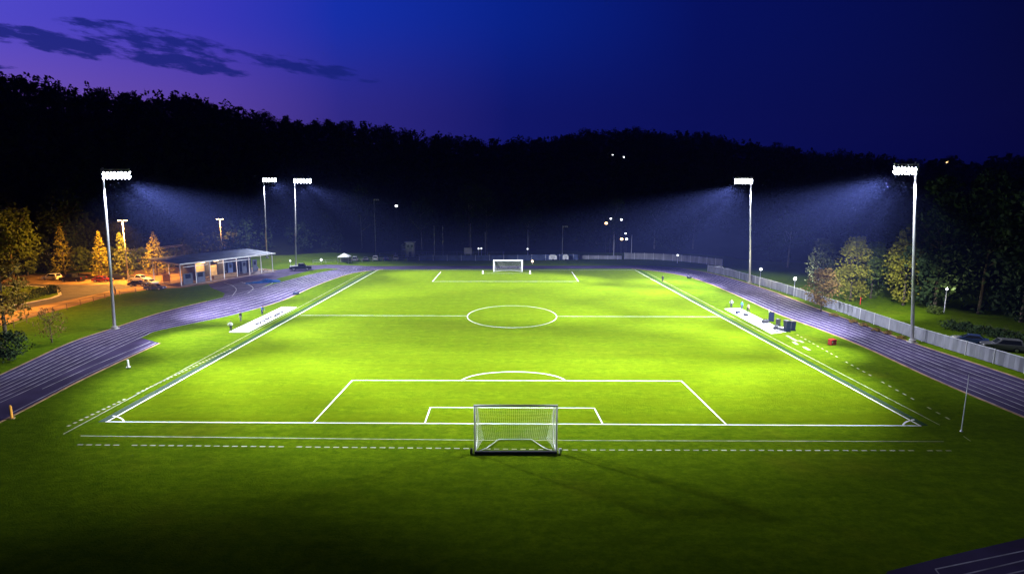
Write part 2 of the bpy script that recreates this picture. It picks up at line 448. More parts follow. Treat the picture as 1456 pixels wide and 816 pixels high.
def hill_z(a, r):
    rr, r0 = ridge_r(a), foot_r(a)
    top = H + np.interp(a, RA, RE) * rr - 12.5
    s = np.clip((r - r0) / (rr - r0), 0, 1.0)
    z = top * (0.55 * s + 0.45 * s * s * (3 - 2 * s))
    z = z - np.clip(r - rr, 0, 400) * 0.25
    return z - 0.4 * (s <= 0)
na, nr = 150, 46
aa = np.linspace(-1.22, 1.22, na); V, FC = [], []
for i, a in enumerate(aa):
    r0, rr = float(foot_r(a)), float(ridge_r(a))
    for j in range(nr):
        r = r0 - 6 + (rr + 120 - r0) * (j / (nr - 1))
        z = float(hill_z(a, r)) + (0 if j == 0 else 1.4 * math.sin(a * 37 + j * 1.3) * math.sin(j * 0.7 + a * 11))
        if j == 0: z = -0.5
        V.append((math.sin(a) * r, math.cos(a) * r, max(z, -0.5)))
for i in range(na - 1):
    for j in range(nr - 1):
        q = i * nr + j
        FC.append((q, q + nr, q + nr + 1, q + 1))
hm = MB(); hm.add(V, FC)
struct(hm.build('hills', M['hill'], smooth=True), 'wooded hills behind the ground')

# ------------------------------------------------------------------ foliage
def leaf_mesh(name, C, S, m, parent=None, flat=0.0):
    n = len(C)
    u = RNG.normal(size=(n, 3)); u[:, 2] *= (1 - flat); u /= np.linalg.norm(u, axis=1)[:, None]
    w = RNG.normal(size=(n, 3)); w -= (w * u).sum(1)[:, None] * u; w /= np.linalg.norm(w, axis=1)[:, None]
    S = np.asarray(S)[:, None]
    a, b = u * S, w * S * RNG.uniform(0.5, 0.9, (n, 1))
    v = np.stack([C - a * 1.0, C - b * 0.8 + a * 0.1, C + a * 1.0, C + b * 0.8 + a * 0.1], axis=1).reshape(-1, 3)
    me = bpy.data.meshes.new(name)
    me.vertices.add(4 * n); me.vertices.foreach_set('co', v.astype(np.float32).ravel())
    me.loops.add(4 * n); me.loops.foreach_set('vertex_index', np.arange(4 * n, dtype=np.int32))
    me.polygons.add(n); me.polygons.foreach_set('loop_start', np.arange(0, 4 * n, 4, dtype=np.int32))
    me.update(calc_edges=True)
    return link(name, me, m, parent)

def crown_points(kind, h, w, n, rng, base=0.15):
    """local points of a crown of a tree h tall and w wide"""
    if kind == 'conifer':
        tt = rng.beta(1.0, 1.5, n)
        z = h * (base * 0.6 + (1 - base * 0.6) * tt)
        whorl = 0.62 + 0.38 * np.abs(np.sin(tt * PI * 9))
        rad = (w / 2) * (1 - tt) ** 0.85 * whorl * np.sqrt(rng.uniform(0.15, 1, n)) + 0.12
        an = rng.uniform(0, 2 * PI, n)
        lob = 1 + 0.22 * np.sin(3 * an + tt * 14)
        return np.stack([rad * lob * np.cos(an), rad * lob * np.sin(an), z - rad * 0.18], 1)
    K = 24
    cz = rng.uniform(base + 0.08, 0.93, K)
    prof = np.sin(np.clip((cz - base) / (1 - base), 0, 1) ** 0.75 * PI) ** 0.6
    an = rng.uniform(0, 2 * PI, K); rr = (w / 2) * 0.72 * prof * np.sqrt(rng.uniform(0.05, 1, K))
    cc = np.stack([rr * np.cos(an), rr * np.sin(an), cz * h], 1)
    cr = rng.uniform(0.11, 0.23, K) * w * (0.6 + 0.4 * prof)
    k = rng.integers(0, K, n)
    d = rng.normal(size=(n, 3)); d /= np.linalg.norm(d, axis=1)[:, None]
    d[:, 2] *= 0.85
    out = cc[k] + d * (cr[k] * rng.uniform(0.2, 1.0, n) ** 0.5)[:, None] * (1 + 0.25 * (rng.uniform(size=n) < 0.15))[:, None]
    f = rng.uniform(size=n) < 0.22
    t2 = rng.uniform(base, 0.95, n); p2 = np.sin(np.clip((t2 - base) / (1 - base), 0, 1) ** 0.75 * PI) ** 0.6 * (w / 2) * np.sqrt(rng.uniform(0, 0.9, n)); a2 = rng.uniform(0, 2 * PI, n)
    out[f] = np.stack([p2 * np.cos(a2), p2 * np.sin(a2), t2 * h], 1)[f]
    lo, hi = out[:, 2].min(), out[:, 2].max()
    out[:, 2] = max(base, 0.02) * h + (out[:, 2] - lo) / (hi - lo) * h * (1 - max(base, 0.02))
    return out

def trunk_mb(h, w, r, kind, rng):
    m = MB()
    lean = rng.uniform(-0.03, 0.03, 2) * h
    top = 0.93 if kind == 'conifer' else 0.72
    pts = [(lean[0] * s * s, lean[1] * s * s, h * top * s) for s in (0, 0.05, 0.25, 0.5, 0.75, 1)]
    m.tube(pts, [r * 1.5, r * 1.1, r * 0.9, r * 0.7, r * 0.45, r * 0.15], 8)
    if kind != 'conifer':
        for k in range(7):
            s = rng.uniform(0.3, 0.68); an = rng.uniform(0, 2 * PI); L = w * rng.uniform(0.28, 0.42)
            p = Vector((lean[0] * s * s, lean[1] * s * s, h * s))
            q = p + Vector((math.cos(an) * L * 0.5, math.sin(an) * L * 0.5, L * 0.35)); e = p + Vector((math.cos(an) * L, math.sin(an) * L, L * 0.9))
            m.tube([p, q, e], [r * 0.42, r * 0.28, r * 0.08], 6)
    else:
        for k in range(10):
            s = rng.uniform(0.12, 0.7); an = rng.uniform(0, 2 * PI); L = w * 0.42 * (1 - s)
            p = Vector((0, 0, h * s)); m.tube([p, p + Vector((math.cos(an) * L, math.sin(an) * L, -L * 0.15))], [r * 0.25, r * 0.06], 5)
    return m

def tree(name, label, cat, loc, h, w, kind='broad', leaf='dark', n=1500, s=0.3, r=0.25, base=0.18, bark='bark', group=None):
    root = T(name, label, cat, loc, random.uniform(0, 6.28), group)
    trunk_mb(h, w, r, kind, RNG).build('trunk', M[bark], root, smooth=True)
    C = crown_points(kind, h, w, n, RNG, base)
    leaf_mesh('crown', C, s * RNG.uniform(0.55, 1.25, n), LEAF[leaf], root)
    return root

def tree_px(name, label, cat, bx, by, ty, wpx, **k):
    p = G(bx, by); h = top_of(bx, by, ty)
    sc = F / ((p.y) * CT + H * ST)
    return tree(name, label, cat, p, h, wpx / sc, **k)

# the far wood: one mass of trees over the whole hill
cs, ss = [], []
NT = 3000
A_ = RNG.uniform(-0.95, 0.95, NT)
R0, RR = foot_r(A_), ridge_r(A_)
U = RNG.uniform(0, 1, NT) ** 0.8
R_ = R0 + (RR + 8 - R0) * U
nridge = 420
A_[:nridge] = np.linspace(-0.95, 0.95, nridge) + RNG.normal(0, 0.002, nridge)
R_[:nridge] = ridge_r(A_[:nridge]) + RNG.uniform(-14, 6, nridge)
Z_ = hill_z(A_, R_)
for i in range(NT):
    near = R_[i] < foot_r(A_[i]) + 45
    h = RNG.uniform(9.5, 15.5) * (1.15 if near else 1.0)
    if i < nridge: h = RNG.uniform(9.0, 13.0) * (1.0 + 0.14 * math.sin(A_[i] * 61) + 0.12 * math.sin(A_[i] * 143 + 1.0))
    w = h * (RNG.uniform(0.75, 1.1) if i < nridge else RNG.uniform(0.5, 0.8))
    n = 620 if i < nridge else (200 if near else 70)
    kind = 'conifer' if RNG.uniform() < 0.12 else 'broad'
    c = crown_points('broad' if i < nridge else kind, h, w, n, RNG, -0.05 if i < nridge else 0.12)
    cs.append(c + np.array([math.sin(A_[i]) * R_[i], math.cos(A_[i]) * R_[i], Z_[i] - 0.5]))
    ss.append(RNG.uniform(0.45, 0.95, n) * (0.58 if n > 400 else 0.8 if n > 100 else 1.35))
wd = leaf_mesh('forest', np.concatenate(cs), np.concatenate(ss), LEAF['wood'])
wd['kind'] = 'stuff'; wd['label'] = 'dark wood covering the hills'

# trees one can tell apart
tree_px('amber_lit_tree', 'bushy amber lit tree at the left edge of the car park', 'tree', 8, 478, 322, 74, leaf='amber', n=3000, s=0.27, r=0.26, base=0.1)
tree_px('shrub', 'dark bare twiggy small tree on the grass bank by the lot', 'tree', 74, 487, 437, 50, leaf='brown', n=420, s=0.16, r=0.09, base=0.15)
tree_px('bush', 'dark leafy bush low at the left edge above the track', 'bush', 12, 512, 470, 66, leaf='dark', n=1800, s=0.2, r=0.1, base=0.0)
tree_px('dark_tree', 'tall dark olive tree behind the amber tree', 'tree', 20, 402, 290, 80, leaf='green', n=2200, s=0.5, r=0.35)
tree_px('dark_tree', 'tall loose dark tree rising above the parked black pickup', 'tree', 100, 384, 268, 72, leaf='dark', n=2200, s=0.55, r=0.35, base=0.2)
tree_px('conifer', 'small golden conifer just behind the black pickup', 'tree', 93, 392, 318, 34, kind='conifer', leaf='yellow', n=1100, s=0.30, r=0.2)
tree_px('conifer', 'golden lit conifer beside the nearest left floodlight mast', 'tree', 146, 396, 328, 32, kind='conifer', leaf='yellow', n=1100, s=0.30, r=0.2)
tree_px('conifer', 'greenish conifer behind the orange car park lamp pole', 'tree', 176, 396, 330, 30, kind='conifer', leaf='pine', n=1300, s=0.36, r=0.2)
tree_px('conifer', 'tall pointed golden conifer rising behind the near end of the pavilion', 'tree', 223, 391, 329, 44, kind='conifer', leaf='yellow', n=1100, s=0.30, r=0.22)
tree_px('conifer', 'grey leaning conifer behind the middle of the pavilion roof', 'tree', 273, 384, 322, 42, kind='conifer', leaf='grey', n=1900, s=0.45, r=0.22)
tree_px('dark_tree', 'dim bluish tree behind the far end of the pavilion', 'tree', 333, 371, 330, 40, leaf='dark', n=1400, s=0.55, r=0.25)
for i, (bx, by, ty, w) in enumerate(((40, 392, 338, 30), (65, 388, 345, 26), (118, 386, 350, 26), (160, 386, 352, 24), (198, 384, 350, 28), (248, 380, 352, 26))):
    tree_px('hedge_tree', 'low dark green tree in the row behind the car park', 'tree', bx, by, ty, w + 12, leaf='green', n=900, s=0.5, r=0.2, base=0.05, group='low trees behind the car park')
# right-hand side
tree_px('russet_tree', 'small russet tree standing in front of the grey fence', 'tree', 1167, 443, 379, 56, leaf='brown', n=1900, s=0.24, r=0.13, base=0.14)
tree_px('grey_tree', 'dim grey green tree behind the russet tree', 'tree', 1166, 421, 339, 48, leaf='grey', n=1900, s=0.35, r=0.16, base=0.0)
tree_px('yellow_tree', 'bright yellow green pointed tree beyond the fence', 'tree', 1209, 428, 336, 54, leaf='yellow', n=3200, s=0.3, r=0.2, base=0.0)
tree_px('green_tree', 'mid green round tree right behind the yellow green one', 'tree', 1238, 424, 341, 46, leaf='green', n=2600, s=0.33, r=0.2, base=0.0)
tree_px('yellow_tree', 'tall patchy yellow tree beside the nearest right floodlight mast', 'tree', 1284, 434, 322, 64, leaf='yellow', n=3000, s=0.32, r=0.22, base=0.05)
for i, (bx, by, ty, w, lab) in enumerate((
        (1328, 440, 250, 90, 'tall dark tree just right of the nearest right floodlight mast'),
        (1392, 446, 236, 110, 'very tall dark tree in the wood at the right edge above the parked cars'),
        (1452, 458, 262, 110, 'tall dark tree cut by the right edge of the picture'))):
    tree_px('dark_tree', lab, 'tree', bx, by, ty, w, leaf='dark', n=3600, s=0.5, r=0.3, base=0.0)
tree_px('bush', 'low pale green bush at the foot of the dark trees on the right', 'bush', 1328, 446, 434, 26, leaf='green', n=500, s=0.18, r=0.06, base=0.0)
for i, px in enumerate((1352, 1372, 1398, 1420, 1440)):
    tree_px('bush', 'rough dark bush on the slope behind the grey fence', 'bush', px, 466 + (px - 1340) * 0.18, 452 + (px - 1340) * 0.18, 34, leaf='dark', n=420, s=0.2, r=0.05, base=0.0, group='bushes behind the right fence')
# dark trees with pale stems behind the far end
for px, py in ((1186, 450), (1212, 459), (1228, 464), (1246, 471), (1262, 475), (1282, 482)):
    tree_px('weed_clump', 'ragged weed clump at the foot of the grey screened fence', 'weeds', px, py, py - 5, 16, leaf='brown', n=160, s=0.14, r=0.02, base=0.0, group='weeds along the right fence')
for bx, ty, w, lab in ((668, 262, 52, 'dark tree with a pale stem behind the white scoreboard'), (692, 268, 40, 'dark slim tree just right of the tree behind the scoreboard'),
                  (600, 280, 46, 'dark tree above the small press tower'), (515, 262, 60, 'bluish dark tree in the floodlight haze left of the press tower'),
                  (752, 288, 40, 'dark tree behind the far right goalpost'), (872, 282, 46, 'dark tree among the small distant lamps'),
                  (930, 290, 60, 'dark tree above the middle of the long white fence'), (985, 285, 64, 'dark broad tree above the right end of the white fence'),
                  (1120, 300, 60, 'dark tree behind the two globe lamps on the right')):
    tree_px('dark_tree', lab, 'tree', bx, 358 if bx < 1000 else 380, ty, w, leaf='dark', n=1100, s=0.6, r=0.3, base=0.35, bark='palebark')

# ------------------------------------------------------------------ floodlight towers
SPOT_E = 6.8e5
def spot(parent, loc, target, energy, size, blend, radius=0.9, col=(0.82, 0.87, 1.0)):
    l = bpy.data.lights.new('flood_beam', 'SPOT'); l.energy = energy; l.spot_size = R(size); l.spot_blend = blend
    l.shadow_soft_size = radius; l.color = col
    o = bpy.data.objects.new('flood_beam', l); COL.objects.link(o); o.parent = parent; o.location = loc
    d = Vector(target) - Vector(loc)
    o.rotation_euler = d.to_track_quat('-Z', 'Y').to_euler()
    return o

def tower(label, bx, by, tx, ty, wpx, side, rows, per_row, aims, power=1.0):
    p = G(bx, by); h = top_of(bx, by, ty); dx = AT(tx, ty, p.y).x - p.x
    sc = F / (p.y * CT + H * ST)
    w = wpx / sc
    root = T('floodlight_mast', label, 'floodlight', p, 0, 'floodlight masts around the pitch')
    m = MB(); m.tube([(0, 0, 0), (dx * 0.4, 0, h * 0.4), (dx * 0.75, 0, h * 0.75), (dx, 0, h + 0.2)], [0.25, 0.21, 0.17, 0.13], 14); m.build('pole', M['galv'], root, smooth=True)
    m = MB(); m.box((0, 0, 0.06), (1.1, 1.1, 0.12)); m.tube([(0, 0, 0.12), (0, 0, 0.5)], 0.46, 12); m.build('base', M['kerb'], root)
    m = MB(); w *= 0.88; x0, x1 = (dx - 0.35, dx + w - 0.35) if side > 0 else (dx - w + 0.5, dx + 0.5)
    for k in range(rows):
        m.box(((x0 + x1) / 2, 0, h - 0.15 - k * 0.66), (w, 0.14, 0.16))
    m.box((x0 + 0.1, 0, h - 0.15 - (rows - 1) * 0.37), (0.1, 0.12, 0.74 * (rows - 1) + 0.3)); m.box((x1 - 0.1, 0, h - 0.15 - (rows - 1) * 0.37), (0.1, 0.12, 0.74 * (rows - 1) + 0.3))
    m.build('crossarm', M['galv'], root)
    tgt = Vector((0, 100, 0)) - p if by > 420 else Vector((-10 * side, 110, 0)) - p
    yaw = math.atan2(tgt.y, tgt.x)
    lamp0 = None
    for k in range(rows):
        for i in range(per_row):
            lx = x0 + 0.3 + (w - 0.6) * i / (per_row - 1)
            if lamp0 is None:
                a = MB()
                a.tube([(-0.30, 0, 0), (-0.16, 0, 0), (0.10, 0, 0), (0.20, 0, 0)], [0.08, 0.16, 0.28, 0.31], 14); a.box((0, 0, 0.30), (0.08, 0.10, 0.5))
                lamp0 = a.build('lamp', M['galv'], root, smooth=False)
                b = MB(); b.tube([(0.205, 0, 0), (0.235, 0, 0)], 0.30, 14); b.build('lens', M['lens'], lamp0)
                o = lamp0
            else:
                o = dup(lamp0, root)
            o.location = (lx, -0.1, h - 0.62 - k * 0.66)
            o.rotation_euler = (0, R(32), yaw + R(random.uniform(-8, 8)))
    hc = Vector(((x0 + x1) / 2, 0, h - 1.0 - (rows - 1) * 0.6))
    for (ax, ay, en, size) in aims:
        d = (Vector((ax, ay, 0)) - (p + hc)); d.normalize()
        spot(root, hc + d * 1.7, Vector((ax, ay, 0)) - p, SPOT_E * en * power, size, 0.85, 2.2 if (by > 420 and ay < 72) else 0.8)
    spot(root, hc + Vector((0, 0, -0.9)), hc + Vector((0, 0, -5)), SPOT_E * 0.055, 112, 0.4)   # spill straight below the head
    return root

tower('tall mast with a double row of lamps standing on the near left grass bank', 163, 468, 146, 240, 45, 1, 2, 8,
      [(-45.0, 85.5, 0.36, 46), (-45.0, 115.5, 0.4, 74), (-45.0, 138.0, 0.70, 30), (-37.5, 63.0, 0.7, 30), (-22.5, 63.0, 1.05, 30), (-22.5, 123.0, 0.58, 46), (-15.0, 70.5, 0.85, 30), (-15.0, 93.0, 0.98, 46), (-15.0, 145.5, 1.11, 30), (0.0, 63.0, 0.7, 30)])
tower('slimmer mast standing behind the far end of the pavilion roof', 380, 367, 374.5, 252, 21, 1, 2, 5,
      [(-45.0, 160.5, 0.27, 74), (-22.5, 153.0, 0.47, 46)])
tower('mast with a short lamp bar just right of the pavilion', 421, 378, 419, 253, 27, 1, 2, 6,
      [(-45.0, 150, 0.2, 60), (-7.5, 153.0, 1.14, 36)])
tower('mast behind the grey fence on the far right of the pitch', 1066, 402, 1068, 252, 28, -1, 2, 6,
      [(0.0, 130.5, 1.23, 36), (0.0, 153.0, 1.45, 36), (15.0, 123.0, 0.68, 46), (37.5, 116.0, 0.55, 58), (38.0, 158, 0.4, 66), (42, 140, 0.45, 56)])
tower('tall mast with a double row of lamps by the near right fence', 1297, 487, 1302, 232, 38, -1, 2, 7,
      [(-15.0, 78.0, 0.84, 30), (-7.5, 63.0, 1.05, 30), (-7.5, 115.5, 1.6, 30), (0.0, 78.0, 0.57, 36), (15.0, 63.0, 0.85, 30), (15.0, 108.0, 0.68, 46), (22.5, 63.0, 0.33, 36), (22.5, 85.5, 0.47, 46), (33.0, 63.0, 0.55, 36), (37.5, 118.0, 0.55, 46), (45.0, 78.0, 0.2, 30), (45.0, 100.5, 0.3, 74), (35, 81, 0.22, 54), (74, 114, 0.26, 44)])

# ------------------------------------------------------------------ sodium lamps and globe lamps
def lot_lamp(label, bx, by, ty, power, tilt=0):
    p = G(bx, by); h = top_of(bx, by, ty)
    root = T('street_lamp', label, 'street lamp', p)
    m = MB(); m.tube([(0, 0, 0), (0, 0, h)], [0.16, 0.09], 10); m.build('pole', M['galv'], root, smooth=True)
    m = MB(); m.tube([(0, 0, 0), (0, 0, 0.6)], [0.32, 0.30], 10); m.build('base', M['kerb'], root)
    hd = MB()
    for s in (-1, 1): hd.box((s * 0.75, 0, h + 0.02), (1.0, 0.5, 0.22)); hd.tube([(0, 0, h - 0.2), (s * 0.5, 0, h)], 0.05, 6)
    hd = hd.build('lamp_head', M['dark'], root)
    e = MB()
    for s in (-1, 1): e.box((s * 0.75, 0, h - 0.15), (0.8, 0.42, 0.12))
    e.build('lens', M['sodium'], hd)
    l = bpy.data.lights.new('sodium_light', 'SPOT'); l.energy = power; l.color = (1.0, 0.42, 0.06); l.shadow_soft_size = 0.4; l.spot_size = R(160); l.spot_blend = 0.5
    o = bpy.data.objects.new('sodium_light', l); COL.objects.link(o); o.parent = root; o.location = (0, 0, h - 0.6); o.rotation_euler = (0, R(tilt), 0)
    return root
lot_lamp('orange sodium lamp on a tall pole among the parked cars', 183, 401, 313, 1.4e5, tilt=24)
lot_lamp('orange sodium lamp on a pole behind the pavilion roof', 317, 372, 311, 2e4)

lot_lamp('orange sodium lamp just beyond the left edge near the amber tree', -75, 452, 330, 1e5)

def globe(label, bx, by, ty, r=0.34, m='globe', group=None, power=0):
    p = G(bx, by); h = top_of(bx, by, ty)
    root = T('globe_lamp', label, 'lamp post', p, 0, group)
    a = MB(); a.tube([(0, 0, 0), (0, 0, 0.25), (0, 0, h - r)], [0.14, 0.09, 0.06], 8); a.build('post', M['galv'], root, smooth=True)
    b = MB(); b.tube([(0, 0, h - r * 1.25), (0, 0, h - r * 0.9)], [0.16, 0.2], 8); b.build('collar', M['dark'], root)
    c = MB(); c.ball((0, 0, h), r, 12, 8); c.build('globe', M[m], root, smooth=True)
    if power:
        l = bpy.data.lights.new('globe_light', 'POINT'); l.energy = power; l.color = (1.0, 0.93, 0.65); l.shadow_soft_size = r
        o = bpy.data.objects.new('globe_light', l); COL.objects.link(o); o.parent = root; o.location = (0, -0.1, h + r * 1.15)
    return root
globe('white globe lamp on a post behind the fence, nearer the far right mast', 1080, 408, 383, power=3000)
globe('white globe lamp on a post behind the fence, left of the russet tree', 1128.5, 421, 397, power=9000)
globe('small globe lamp in front of the long white back fence', 963, 374, 363, 0.35)
globe('small white globe lamp right of the left far mast by the apron', 457, 375, 369.5, 0.4)
globe('small dim globe lamp between the pavilion and the left far mast', 413, 378, 371, 0.3)
globe('small white lamp on a thin post among the dark trees on the right', 1342, 446, 411, 0.22, power=700)
globe('tiny orange lamp on a short post right of the far goal', 757, 375.5, 371.5, 0.38, 'warmlit')
globe('tiny white lamp behind the far goal above its right post', 750, 367, 354, 0.3)
globe('tiny white lamp beside the scoreboard, left one of a close pair', 680.5, 366, 353.5, 0.3)
globe('tiny white lamp beside the scoreboard, right one of a close pair', 684.5, 366, 353.3, 0.3)
def hill_lamp(label, px, py, m, Y, r=0.55):
    top = AT(px, py, Y); a = math.atan2(top.x, top.y); rr = math.hypot(top.x, top.y)
    z = max(0.0, float(hill_z(a, rr)))
    z = min(z, top.z - 2.0)
    root = T('street_lamp', label, 'lamp post', (top.x, top.y, z), 0)
    h = top.z - z
    q = MB(); q.tube([(0, 0, 0), (0, 0, h)], [0.12, 0.07], 6); q.build('pole', M['dark'], root)
    q = MB(); q.ball((0, 0, h), r, 10, 6, (1, 1, 0.8)); q.build('globe', M[m], root, smooth=True)
hill_lamp('faint white lamp in the dark wood left of the press tower', 563.5, 293, 'whitelit', 226)
hill_lamp('amber lamp in the wood, topmost left of the small cluster', 862, 317.5, 'warmlit', 226, 0.6)
hill_lamp('white lamp beside the topmost amber lamp in the wood', 868.5, 311, 'whitelit', 226, 0.4)
hill_lamp('white lamp at the right top of the small lamp cluster', 883.5, 312.5, 'whitelit', 226, 0.45)
hill_lamp('amber lamp low in the small lamp cluster', 884, 340, 'warmlit', 224, 0.6)
hill_lamp('white lamp low in the lamp cluster, right of the amber one', 891, 340, 'whitelit', 224, 0.5)
hill_lamp('dim white lamp above the low pair of the lamp cluster', 889.5, 332, 'whitelit', 225, 0.35)

# hillside houses with a lit window
def house(label, px, py, warm, s=1.0):
    d = ray(px, py); a = math.atan2(d.x, d.y); rr = float(ridge_r(a)) - 1
    d2 = Vector((d.x, d.y, 0)).normalized()
    lo = float(foot_r(a)) + 8
    best = None
    for r in np.linspace(lo, rr, 200):
        z = H + d.z / math.hypot(d.x, d.y) * r
        if hill_z(a, r) + 2 > z - 0.5: best = r; break
    r = best if best else rr
    p = Vector((d2.x * r, d2.y * r, float(hill_z(a, r)) + 3.5))
    r = r - 16; zt = H + d.z / math.hypot(d.x, d.y) * r
    p = Vector((d2.x * r, d2.y * r, zt - 2.0))
    root = T('house', label, 'house', p, -a)
    k = MB(); k.box((0, 3, 0.9), (7, 5, 4.2)); k.box((0, 3, -6), (6.6, 4.6, 9.6)); k.build('wall', M['wallgrey'], root)
    k = MB(); k.add([(-4, 0, 3.0), (4, 0, 3.0), (4, 6, 3.0), (-4, 6, 3.0), (-4, 3, 4.8), (4, 3, 4.8)], [(0, 1, 5, 4), (2, 3, 4, 5), (0, 4, 3), (1, 2, 5), (0, 3, 2, 1)]); k.build('roof', M['dark'], root)
    k = MB(); k.box((0, 0.47, 2.0), (0.95 * s, 0.1, 1.0 * s)); k.build('window', M['warmlit' if warm else 'whitelit'], root)
    k = MB(); k.box((-2.3, 0.47, 0.2), (0.9, 0.08, 2.0)); k.build('door', M['wood'], root)
house('hillside house with a white window, topmost of three above the far right mast', 860, 213.5, 0)
house('hillside house with a faint lit window, middle one of three below the ridge', 871, 221, 0)
house('hillside house with a dim window, lowest of three below the ridge', 887, 223.5, 0, 0.8)
house('hillside house with a warm window right of the nearest right mast', 1347, 231, 1, 1.3)
house('hillside house with a white window high at the right edge', 1409, 247, 0)
house('hillside house with a tiny window below the bright one at right edge', 1390, 261, 0, 0.7)
house('hillside house with a faint window nearest the right edge', 1450, 259, 0, 0.7)

# ------------------------------------------------------------------ goals
def goal(label, cx_l, cx_r, by, ty, depth, dark_bar, cell=0.2, rr=0.075):
    a, b = G(cx_l, by), G(cx_r, by)
    w = (b - a).length; h = top_of(cx_l, by, ty)
    root = T('football_goal', label, 'goal', (a + b) / 2, math.atan2((b - a).y, (b - a).x))
    hw = w / 2
    for s in (-1, 1):
        m = MB(); m.tube([(s * hw, 0, 0), (s * hw, 0, h)], rr, 10); m.build('post', M['white'], root, smooth=True)
    m = MB(); m.tube([(-hw - rr, 0, h), (hw + rr, 0, h)], rr * 1.15, 10); m.build('crossbar', M['white'], root, smooth=True)
    td = depth * 0.32
    for s in (-1, 1):
        m = MB(); m.tube([(s * hw, 0.05, h - 0.05), (s * (hw - 0.12), td, h * 0.93), (s * (hw - 0.22), td + 0.35, h * 0.62), (s * (hw - 0.1), depth * 0.55, 0.25), (s * hw, 0.05, 0.05)], 0.045, 8); m.build('net_support', M['white'], root, smooth=True)
    bw = hw * 0.42
    m = MB(); m.tube([(-hw, 0, 0.06), (-hw * 0.72, depth * 0.35, 0.06), (-bw, depth, 0.06), (bw, depth, 0.06), (hw * 0.72, depth * 0.35, 0.06), (hw, 0, 0.06)], 0.034, 8); m.build('ground_frame', M['white'], root, smooth=True)
    if dark_bar:
        m = MB(); m.box((0, -0.06, 0.13), (w + 0.1, 0.26, 0.18)); m.build('shadow_bar', M['dark'], root)  # added dark bar stands for the shadow line along the goal's foot
        for s in (-1, 1):
            m = MB(); m.tube([(s * (hw + 0.22), -0.15, 0.26), (s * (hw + 0.42), -0.15, 0.26)], 0.26, 14); m.build('wheel', M['white' if s > 0 else 'dark'], root)
    # net: real cords over the sides, the roof and the sloping back
    n = MB(); r = 0.008
    def back(u, v):
        """u along the width -1..1, v from the crossbar (0) down to the ground bar (1)"""
        if v < 0.25: y, z = td * v / 0.25, h * (1 - 0.06 * v / 0.25)
        else:
            q = (v - 0.25) / 0.75; y, z = td + (depth - td) * q ** 1.3, h * 0.94 * (1 - q) + 0.05 * q
        pinch = 1 - 0.10 * math.sin(v * PI) - 0.5 * max(0, v - 0.45) ** 1.6
        return Vector((u * hw * pinch, y + 0.12 * math.sin(v * PI) * (1 - u * u), z))
    nu, nv = int(w / cell), int((h + depth) / cell)
    for i in range(nu + 1):
        n.tube([back(-1 + 2 * i / nu, j / 10) for j in range(11)], r, 3, False)
    for j in range(1, nv):
        n.tube([back(-1 + 2 * i / 8, j / nv) for i in range(9)], r, 3, False)
    for s in (-1, 1):
        for j in range(1, int(h / cell)):
            z = j * cell; v = min(0.98, 1 - z / h)
            n.tube([(s * hw, 0, z), back(s, 0.25 + 0.75 * v)], r, 3, False)
        for j in range(1, 8):
            n.tube([back(s, k / 8).lerp(Vector((s * hw, 0, h * (1 - k / 8))), j / 8) for k in range(1, 9)], r, 3, False)
    n.build('net', M['net'], root, fix=False)
    return root
goal('large white goal with a net and dark shadow bar in the foreground', 675.5, 791, 644, 576.5, 2.7, True)
goal('small looking white goal at the far end of the pitch', 702, 742.5, 386.3, 370.3, 2.4, False, 0.3, 0.15)
for px, lab in ((686.5, 'stubby white marker left of the far goal'), (753.5, 'stubby white marker right of the far goal')):
    p = G(px, 389); q = T('marker_post', lab, 'marker', p)
    m = MB(); m.tube([(0, 0, 0.06), (0, 0, 0.8), (0, 0, 0.9)], [0.2, 0.17, 0.05], 8); m.build('post', M['white'], q); m = MB(); m.tube([(0, 0, 0), (0, 0, 0.06)], 0.34, 10); m.build('base', M['white'], q)

# ------------------------------------------------------------------ pylons, corner pole
def pylon(label, bx, by, ty, m, w):
    p = G(bx, by); h = top_of(bx, by, ty); q = T('pylon', label, 'marker', p, R(20))
    k = MB(); k.tube([(0, 0, 0.05), (0, 0, h * 0.9), (0, 0, h)], [w, w * 0.92, w * 0.6], 8); k.build('post', M[m], q); k = MB(); k.box((0, 0, 0.03), (w * 3.4, w * 3.0, 0.06)); k.build('base', M['edge' if m == 'orange' else m], q)
pylon('white upright pylon on the grass beside the track chute', 182.5, 522, 511, 'white', 0.14)
pylon('orange upright pylon at the end of the track chute', 17, 595, 576, 'orange', 0.13)
p = G(1367, 613); q = T('corner_pole', 'thin pale upright pole by the near right corner of the pitch', 'pole', p)
hh = top_of(1367, 613, 532); m = MB(); m.tube([(0, 0, 0), (0.02, 0, hh)], [0.05, 0.03], 8); m.build('shaft', M['galv'], q, smooth=True); m = MB(); m.tube([(0, 0, 0), (0, 0, 0.1)], [0.14, 0.09], 10); m.build('base', M['galv'], q)

